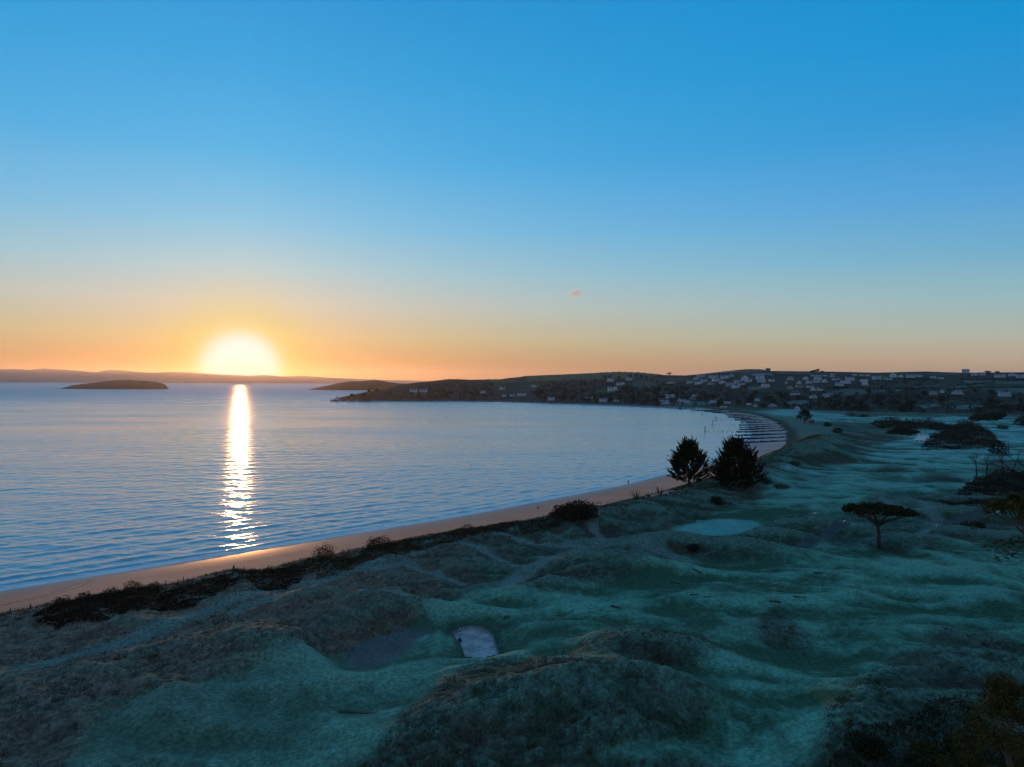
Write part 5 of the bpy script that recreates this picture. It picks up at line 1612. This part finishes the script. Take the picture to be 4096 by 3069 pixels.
# patches of lifted turf
TURF = [(1436, 2852, 6.0, 1.0, -12), (2014, 2507, 1.7, .9, -10), (2027, 2470, 1.5, .6, -14), (2239, 2465, 2.8, .7, 2), (2377, 2484, 3.2, 1.4, -18), (2424, 2496, 7.0, 1.5, -18), (2464, 2428, 2.0, .6, -8), (2539, 2528, 1.4, .35, 0),
        (2593, 2530, 2.6, .4, -4), (3068, 2443, 1.4, .6, -4), (3100, 2407, 2.4, .5, -4), (3120, 2367, 1.6, .35, 0), (3200, 2390, 3.0, .8, -6), (3250, 2352, 2.6, .4, 0), (3309, 2358, 2.4, .5, -8), (2777, 2380, 2.0, .4, -8), (2830, 2389, 1.6, .4, -8),
        (2700, 2330, 2.2, .4, -25), (2790, 2285, 2.4, .5, -25), (3080, 2285, 4.2, .4, 4), (3275, 2292, 2.6, .6, 2), (3830, 2212, 4.0, .4, 4), (3700, 2224, 2.8, .6, -4)]
order = sorted(range(len(TURF)), key=lambda i: TURF[i][0])
for rank, i in enumerate(order):
    px, py, lx, ly, rot = TURF[i]; lx *= 0.7; ly *= 0.7
    p = ground(px, py)
    nx = 6
    b_ = MB()
    vs, fs = [], []
    for k in range(nx + 1):
        for s_ in (-1, 1):
            X_ = -lx / 2 + lx * k / nx; Y_ = s_ * ly * 0.5 * rng.uniform(0.8, 1.1)
            wx_ = p.x + X_ * math.cos(R(rot)) - Y_ * math.sin(R(rot)); wy_ = p.y + X_ * math.sin(R(rot)) + Y_ * math.cos(R(rot))
            zz = hz_at(wx_, wy_) - p.z
            vs += [(wx_ - p.x, wy_ - p.y, zz - 0.15), (wx_ - p.x, wy_ - p.y, zz + 0.09)]
    for k in range(nx):
        a = k * 4
        fs += [(a + 1, a + 5, a + 7, a + 3), (a, a + 4, a + 5, a + 1), (a + 2, a + 3, a + 7, a + 6)]
    fs += [(0, 1, 3, 2), (nx * 4, nx * 4 + 2, nx * 4 + 3, nx * 4 + 1)]
    o = b_.add(vs, fs).build('turf_strip', 'turf_dark', loc=p)
    tag(o, ('long dark turf strip on the lower left fairway' if rank == 0 else 'dark unfrosted turf strip on the fairway, %s from the left' % ORD[rank]), 'turf strip', 'dark turf strips on the fairway')

# signs and seats
p = ground(3260, 2066); r_ = tag(empty('notice_board', p), 'small white notice board on the mound left of the umbrella pine', 'sign')
MB().box(-0.30, 0.30, -0.03, 0.03, 0.55, 1.0).build('board', 'white_paint', r_); MB().box(-0.05, 0.05, 0.0, 0.06, -0.3, 0.6).build('post', 'old_timber', r_)
p = ground(3377, 2088); tag(MB().box(-0.9, 0.9, -0.12, 0.12, 0.15, 0.3).box(-0.8, -0.7, -0.1, 0.1, -0.2, 0.15).box(0.7, 0.8, -0.1, 0.1, -0.2, 0.15).build('plank_seat', 'white_paint', loc=p), 'pale plank seat half hidden left of the umbrella pine', 'seat')
bpy.data.objects['plank_seat'].rotation_euler = (0, 0, R(50))
p = ground(3985, 2058); r_ = tag(empty('bench', p, R(-12)), 'white bench beside the tarmac path at the right', 'bench')
MB().box(-0.95, 0.95, -0.25, 0.22, 0.40, 0.46).build('seat', 'white_paint', r_); MB().box(-0.95, 0.95, 0.24, 0.29, 0.50, 0.95).build('backrest', 'white_paint', r_)
for sx in (-0.8, 0.8):
    for sy in (-0.2, 0.18): MB().box(sx - .05, sx + .05, sy - .04, sy + .04, -0.1, 0.40).build('leg', 'white_paint', r_)
p = ground(3745, 2112); tag(MB().tube([(0, 0, -0.2), (0, 0, 0.7), (0, 0, 0.85)], [0.12, 0.12, 0.05], 8).build('tee_post', 'white_paint', loc=p), 'short white post beside the tarmac path', 'post')
p = ground(2398, 2016); tag(MB().box(-0.8, 0.8, -0.1, 0.1, 0.25, 0.4).box(-0.7, -0.6, -0.08, 0.08, -0.2, 0.25).box(0.6, 0.7, -0.08, 0.08, -0.2, 0.25).build('low_barrier', 'old_timber', loc=p), 'low wooden barrier right of the big dune bush', 'barrier')
# steps down from the clearing, with a handrail
p0, p1 = ground(2640, 1970), ground(2662, 1992)
r_ = tag(empty('wooden_steps', p0), 'wooden steps with a pale handrail below the sand clearing', 'steps')
for k in range(6):
    q_ = (p1 - p0) * (k / 5.0)
    MB().box(q_.x - 0.8, q_.x + 0.8, q_.y - 0.15, q_.y + 0.15, q_.z - 0.2, q_.z + 0.12).build('step', 'old_timber', r_)
e_ = p1 - p0
MB().tube([(0.9, 0, 1.0), (e_.x + 0.9, e_.y, e_.z + 1.0)], 0.06, 6).build('handrail', 'white_paint', r_)
for k in (0.05, 0.5, 0.95):
    MB().tube([(e_.x * k + 0.9, e_.y * k, e_.z * k - 0.3), (e_.x * k + 0.9, e_.y * k, e_.z * k + 1.0)], 0.05, 5).build('post', 'old_timber', r_)
# slatted fence in front of the first sword plant
p = crest_spot(2545, -0.2); r_ = tag(empty('pale_fence', p, R(38)), 'short pale slatted fence before the left sword-leaved plant', 'fence')
for k in range(12):
    MB().box(-1.8 + k * 0.3, -1.68 + k * 0.3, -0.02, 0.02, -0.2, 0.85).build('slat', 'stone_wall', r_)
MB().box(-1.85, 1.78, 0.02, 0.07, 0.3, 0.4).build('rail', 'stone_wall', r_)

# ------------------------------------------------------------------ the walker on the beach
A = at_z(2513, 1935.5, 0.35)
gz = hz_at(A[0], A[1])
J = {'pel': (0, 0, .95), 'chest': (0, .02, 1.30), 'neck': (0, .03, 1.50), 'head': (0, 0, 1.66), 'top': (0, 0, 1.74),
     'ls': (-.18, 0, 1.42), 'le': (-.24, .04, 1.16), 'lh': (-.16, -.10, .98), 'rs': (.18, 0, 1.42), 're': (.25, .05, 1.16), 'rh': (.17, -.10, .98),
     'lk': (-.12, -.14, .52), 'lf': (-.16, .04, .07), 'lt': (-.17, -.14, .04), 'rk': (.11, .06, .52), 'rf': (.18, .24, .08), 'rt': (.19, .08, .04), 'lhip': (-.1, 0, .92), 'rhip': (.1, 0, .92)}
RADII = {'pel': .17, 'chest': .19, 'neck': .075, 'head': .11, 'top': .08, 'ls': .09, 'le': .065, 'lh': .05, 'rs': .09, 're': .065, 'rh': .05, 'lk': .075, 'lf': .05, 'lt': .04, 'rk': .075, 'rf': .05, 'rt': .04, 'lhip': .11, 'rhip': .11}
nm = list(J)
ED = [('pel', 'chest'), ('chest', 'neck'), ('neck', 'head'), ('head', 'top'), ('chest', 'ls'), ('ls', 'le'), ('le', 'lh'), ('chest', 'rs'), ('rs', 're'), ('re', 'rh'), ('pel', 'lhip'), ('lhip', 'lk'), ('lk', 'lf'), ('lf', 'lt'), ('pel', 'rhip'), ('rhip', 'rk'), ('rk', 'rf'), ('rf', 'rt')]
me = bpy.data.meshes.new('person')
me.from_pydata([J[k] for k in nm], [(nm.index(a), nm.index(b)) for a, b in ED], [])
per = link_mesh('person', me, 'dark_cloth')
sk = per.modifiers.new('skin', 'SKIN'); sb = per.modifiers.new('smooth', 'SUBSURF'); sb.levels = sb.render_levels = 2
for i, k in enumerate(nm):
    me.skin_vertices[0].data[i].radius = (RADII[k], RADII[k])
me.skin_vertices[0].data[0].use_root = True
per.location = (A[0], A[1], gz); per.rotation_euler = (0, 0, R(20))
tag(per, 'person in dark clothes walking along the water\'s edge', 'person')
MB().tube([(0, 0, 1.60), (0, .01, 1.70), (0, .01, 1.79)], [.118, .125, .07], 10).build('hair', 'black_paint', per, smooth=True)
# driftwood
A = at_z(2152, 2030.5, 0.9); gz = hz_at(A[0], A[1])
tag(MB().tube([(0, 0, -0.1), (0.12, 0, 0.35), (0.22, 0, 0.72)], [.16, .12, .05], 7).tube([(-0.35, 0, -0.1), (-0.25, 0.1, 0.3)], [.14, .08], 7).tube([(-0.5, 0, 0.02), (0.2, 0, 0.05)], [.12, .12], 7).build('driftwood', 'wet_timber', loc=(A[0], A[1], gz)),
    'dark forked driftwood stump alone on the sand', 'driftwood')

# ------------------------------------------------------------------ hillside woods and the trees that stand out of them
houses_xy = np.array([(h_[0].location.x, h_[0].location.y) for h_ in HOUSES])
N_ = 9000
dd = rng.uniform(820, 2300, N_); aa_ = rng.uniform(R(-16), R(42), N_)
X, Y = dd * np.tan(aa_), dd
ap_ = CX + F_PX * X / Y
uu = (Y - _interp(FOOT_D, ap_)) / (_interp(SKY_D, ap_) - _interp(FOOT_D, ap_))
ok = inside(LAND, X, Y) & (uu > -0.01) & (uu < 0.93) & (line_dist(SHORE, X, Y) > 14)
dens = fbm(X / 90, Y / 70, 3, 401) * 0.8 + np.interp(uu, [0, 0.25, 0.45, 0.7, 1], [0.55, 0.45, 0.15, -0.15, -0.5]) + np.where(ap_ > 2600, 0.0, 0.15) - np.where((ap_ > 2750) & (uu > 0.3), 0.25, 0)
ok &= dens > rng.uniform(-0.25, 0.55, N_)
for w in FIELD_W:
    ok &= ~inside(w, X, Y)
dh = np.full(N_, 1e9)
for hx, hy in houses_xy:
    # keep the sight line to each house clear: no crown right before its front
    t_ = (X * hx + Y * hy) / (hx * hx + hy * hy)
    off = np.abs(X * hy - Y * hx) / math.hypot(hx, hy)
    bad = (np.hypot(X - hx, Y - hy) < 9) | ((t_ < 1) & (t_ > 1 - 55.0 / math.hypot(hx, hy)) & (off < 9))
    ok &= ~bad
X, Y, uu = X[ok], Y[ok], uu[ok]
hgt = rng.uniform(3.5, 8.0, len(X)) * np.interp(uu, [0, 0.5, 1], [1.1, 0.9, 0.5])
Z = height(X, Y)
per_c = 34
d = rng.normal(size=(len(X), per_c, 3)); d /= np.linalg.norm(d, axis=2, keepdims=True)
d *= (rng.uniform(0.4, 1, (len(X), per_c)) ** 0.6)[..., None]
c = np.stack([X, Y, Z + hgt * 0.5], 1)[:, None] + d * np.stack([hgt * 0.62, hgt * 0.62, hgt * 0.55], 1)[:, None]
sz_ = np.repeat(hgt * 0.26, per_c)
o = tri_mesh('woodland', leaves(c.reshape(-1, 3), sz_, 0.75), 'wood_leaf')
tag(o, 'dark winter woodland and scrub covering the hillside', 'woodland', kind='stuff')
print('woodland crowns', len(X))


def far_tree(px, py, h, w, label, kind='round'):
    p = ground(px, py, 800)
    h *= 0.8; w *= 0.85
    root = tree_root('hillside_tree', (p.x, p.y, p.z - 1.0), label, 'tree', 'single trees on the hill')
    MB().tube([(0, 0, -0.5), (0, 0, h * 0.6)], [0.9, 0.5], 6).build('trunk', 'bark', root)
    if kind == 'flat':
        c = np.concatenate([blobs(70, (rng.uniform(-.32, .32) * w, rng.uniform(-.2, .2) * w, h * rng.uniform(0.48, 0.86)), (w * .22, w * .2, h * .14), .2, .2) for _ in range(9)])
    elif kind == 'cone':
        z = rng.uniform(0.1, 1, 420); a = rng.uniform(0, 6.28, 420); r = (1.02 - z) * w * 0.5 * rng.uniform(.3, 1, 420)
        c = np.stack([np.cos(a) * r, np.sin(a) * r, z * h], 1)
    else:
        c = np.concatenate([blobs(90, (rng.uniform(-.25, .25) * w, rng.uniform(-.2, .2) * w, h * rng.uniform(0.45, 0.75)), (w * .28, w * .25, h * .24), .3, .2) for _ in range(6)])
    tri_mesh('crown', leaves(c, 1.1, 0.6), 'wood_leaf', root)


for a in [(2677, 1505, 17, 22, 'umbrella-shaped pine alone on the skyline of the ridge', 'flat'), (2420, 1526, 24, 16, 'tall pine left of the white two-storey house on the slope', 'flat'), (2437, 1520, 20, 14, 'second tall pine behind the white house on the slope', 'round'),
          (2475, 1520, 16, 14, 'round tree right of the white house on the slope', 'round'), (2520, 1514, 18, 16, 'left tree of the dark skyline clump', 'round'), (2545, 1514, 20, 18, 'middle tree of the dark skyline clump', 'round'),
          (2565, 1516, 17, 16, 'right tree of the dark skyline clump', 'round'), (2585, 1516, 12, 10, 'small tree right of the dark skyline clump', 'round'), (2325, 1545, 22, 14, 'pointed conifer left of the slope houses', 'cone'), (2342, 1545, 20, 12, 'second pointed conifer left of the slope houses', 'cone'),
          (2220, 1536, 16, 12, 'pointed conifer below the green hilltop field', 'cone'), (2380, 1530, 14, 13, 'round tree below the green hilltop field', 'round'), (2640, 1508, 10, 16, 'low hedge tree left of the skyline pine', 'round'), (1405, 1585, 8, 9, 'wind-bent tree above the headland tip', 'flat'),
          (1475, 1570, 10, 10, 'dark tree on the headland shoulder', 'round'), (1510, 1568, 11, 12, 'larger dark tree on the headland shoulder', 'round'), (1965, 1545, 13, 14, 'round tree above the headland houses', 'round'), (3258, 1492, 13, 15, 'flat-topped pine pair on the right skyline', 'flat'),
          (3272, 1492, 14, 9, 'narrow pine on the right skyline', 'flat'), (3245, 1492, 9, 12, 'bare round tree left of the skyline pines', 'round'), (3290, 1493, 9, 12, 'bare round tree right of the skyline pines', 'round'), (3330, 1494, 7, 10, 'small skyline tree right of the pine pair', 'round'),
          (3950, 1494, 10, 18, 'dark tree clump on the skyline right of the tall house', 'round'), (3990, 1495, 10, 18, 'second dark clump on the far right skyline', 'round'), (3475, 1572, 12, 14, 'bare tree in the green field right of the village', 'round'), (3900, 1570, 9, 12, 'bare tree by the hedge of the right fields', 'round'),
          (3965, 1578, 12, 16, 'rounded evergreen left of the long white farmhouse', 'round'), (3085, 1598, 10, 12, 'dark tree in the wood above the clubhouse', 'round')]:
    far_tree(*a)

# hedges between the fields of the hill
for i, (a, b_, lb) in enumerate((((3300, 1552), (3640, 1556), 'dark hedge along the field right of the village'), ((3640, 1557), (3980, 1531), 'long slanting hedge across the right-hand fields'), ((3840, 1519), (4140, 1521), 'dark hedge above the upper right field'),
                                 ((3620, 1560), (4140, 1549), 'hedge below the slanting right-hand field'), ((3100, 1502), (3300, 1503), 'hedge under the hilltop fields'), ((2780, 1503), (2960, 1490), 'dark hedge line climbing to the hilltop'), ((2400, 1492), (2640, 1500), 'thin hedge along the green ridge'),
                                 ((3500, 1515), (3720, 1520), 'dark hedge below the white farm row'))):
    P0, P1 = ground(*a, 800), ground(*b_, 800)
    n = 1400
    t_ = rng.uniform(0, 1, n)
    X = P0.x + (P1.x - P0.x) * t_ + rng.normal(size=n) * 1.2; Y = P0.y + (P1.y - P0.y) * t_ + rng.normal(size=n) * 1.2
    Z = height(X, Y) + rng.uniform(0, 2.4, n) * (0.7 + 0.5 * np.sin(t_ * 60))
    o = tri_mesh('hedge', leaves(np.stack([X, Y, Z], 1) - np.array(P0), 1.3, 0.7), 'wood_leaf', loc=P0)
    tag(o, lb, 'hedge', 'hedges of the hill')
# poles on the skyline
for i, px in enumerate((2800, 2830, 2726)):
    p = ground(px, 1500, 900)
    tag(MB().tube([(0, 0, -0.5), (0, 0, 9)], [.16, .12], 6).box(-1.0, 1.0, -0.08, 0.08, 8.2, 8.4).build('utility_pole', 'old_timber', loc=p), 'thin utility pole on the ridge, %s from the left' % ORD[(1, 2, 0)[i]], 'utility pole', 'utility poles on the ridge')

# ------------------------------------------------------------------ the air over the bay
hm, nt, b = new_mat('haze_air')
nt.nodes.remove(b)
pv = nt.nodes.new('ShaderNodeVolumePrincipled')
pv.inputs['Color'].default_value = (0.95, 0.88, 0.84, 1)
pv.inputs['Density'].default_value = 2.6e-5
pv.inputs['Anisotropy'].default_value = 0.72
nt.links.new(pv.outputs[0], nt.nodes['Material Output'].inputs['Volume'])
hz = MB().box(-60000, 60000, -900, 29000, -14, 520).build('haze', 'haze_air')
tag(hz, kind='stuff')
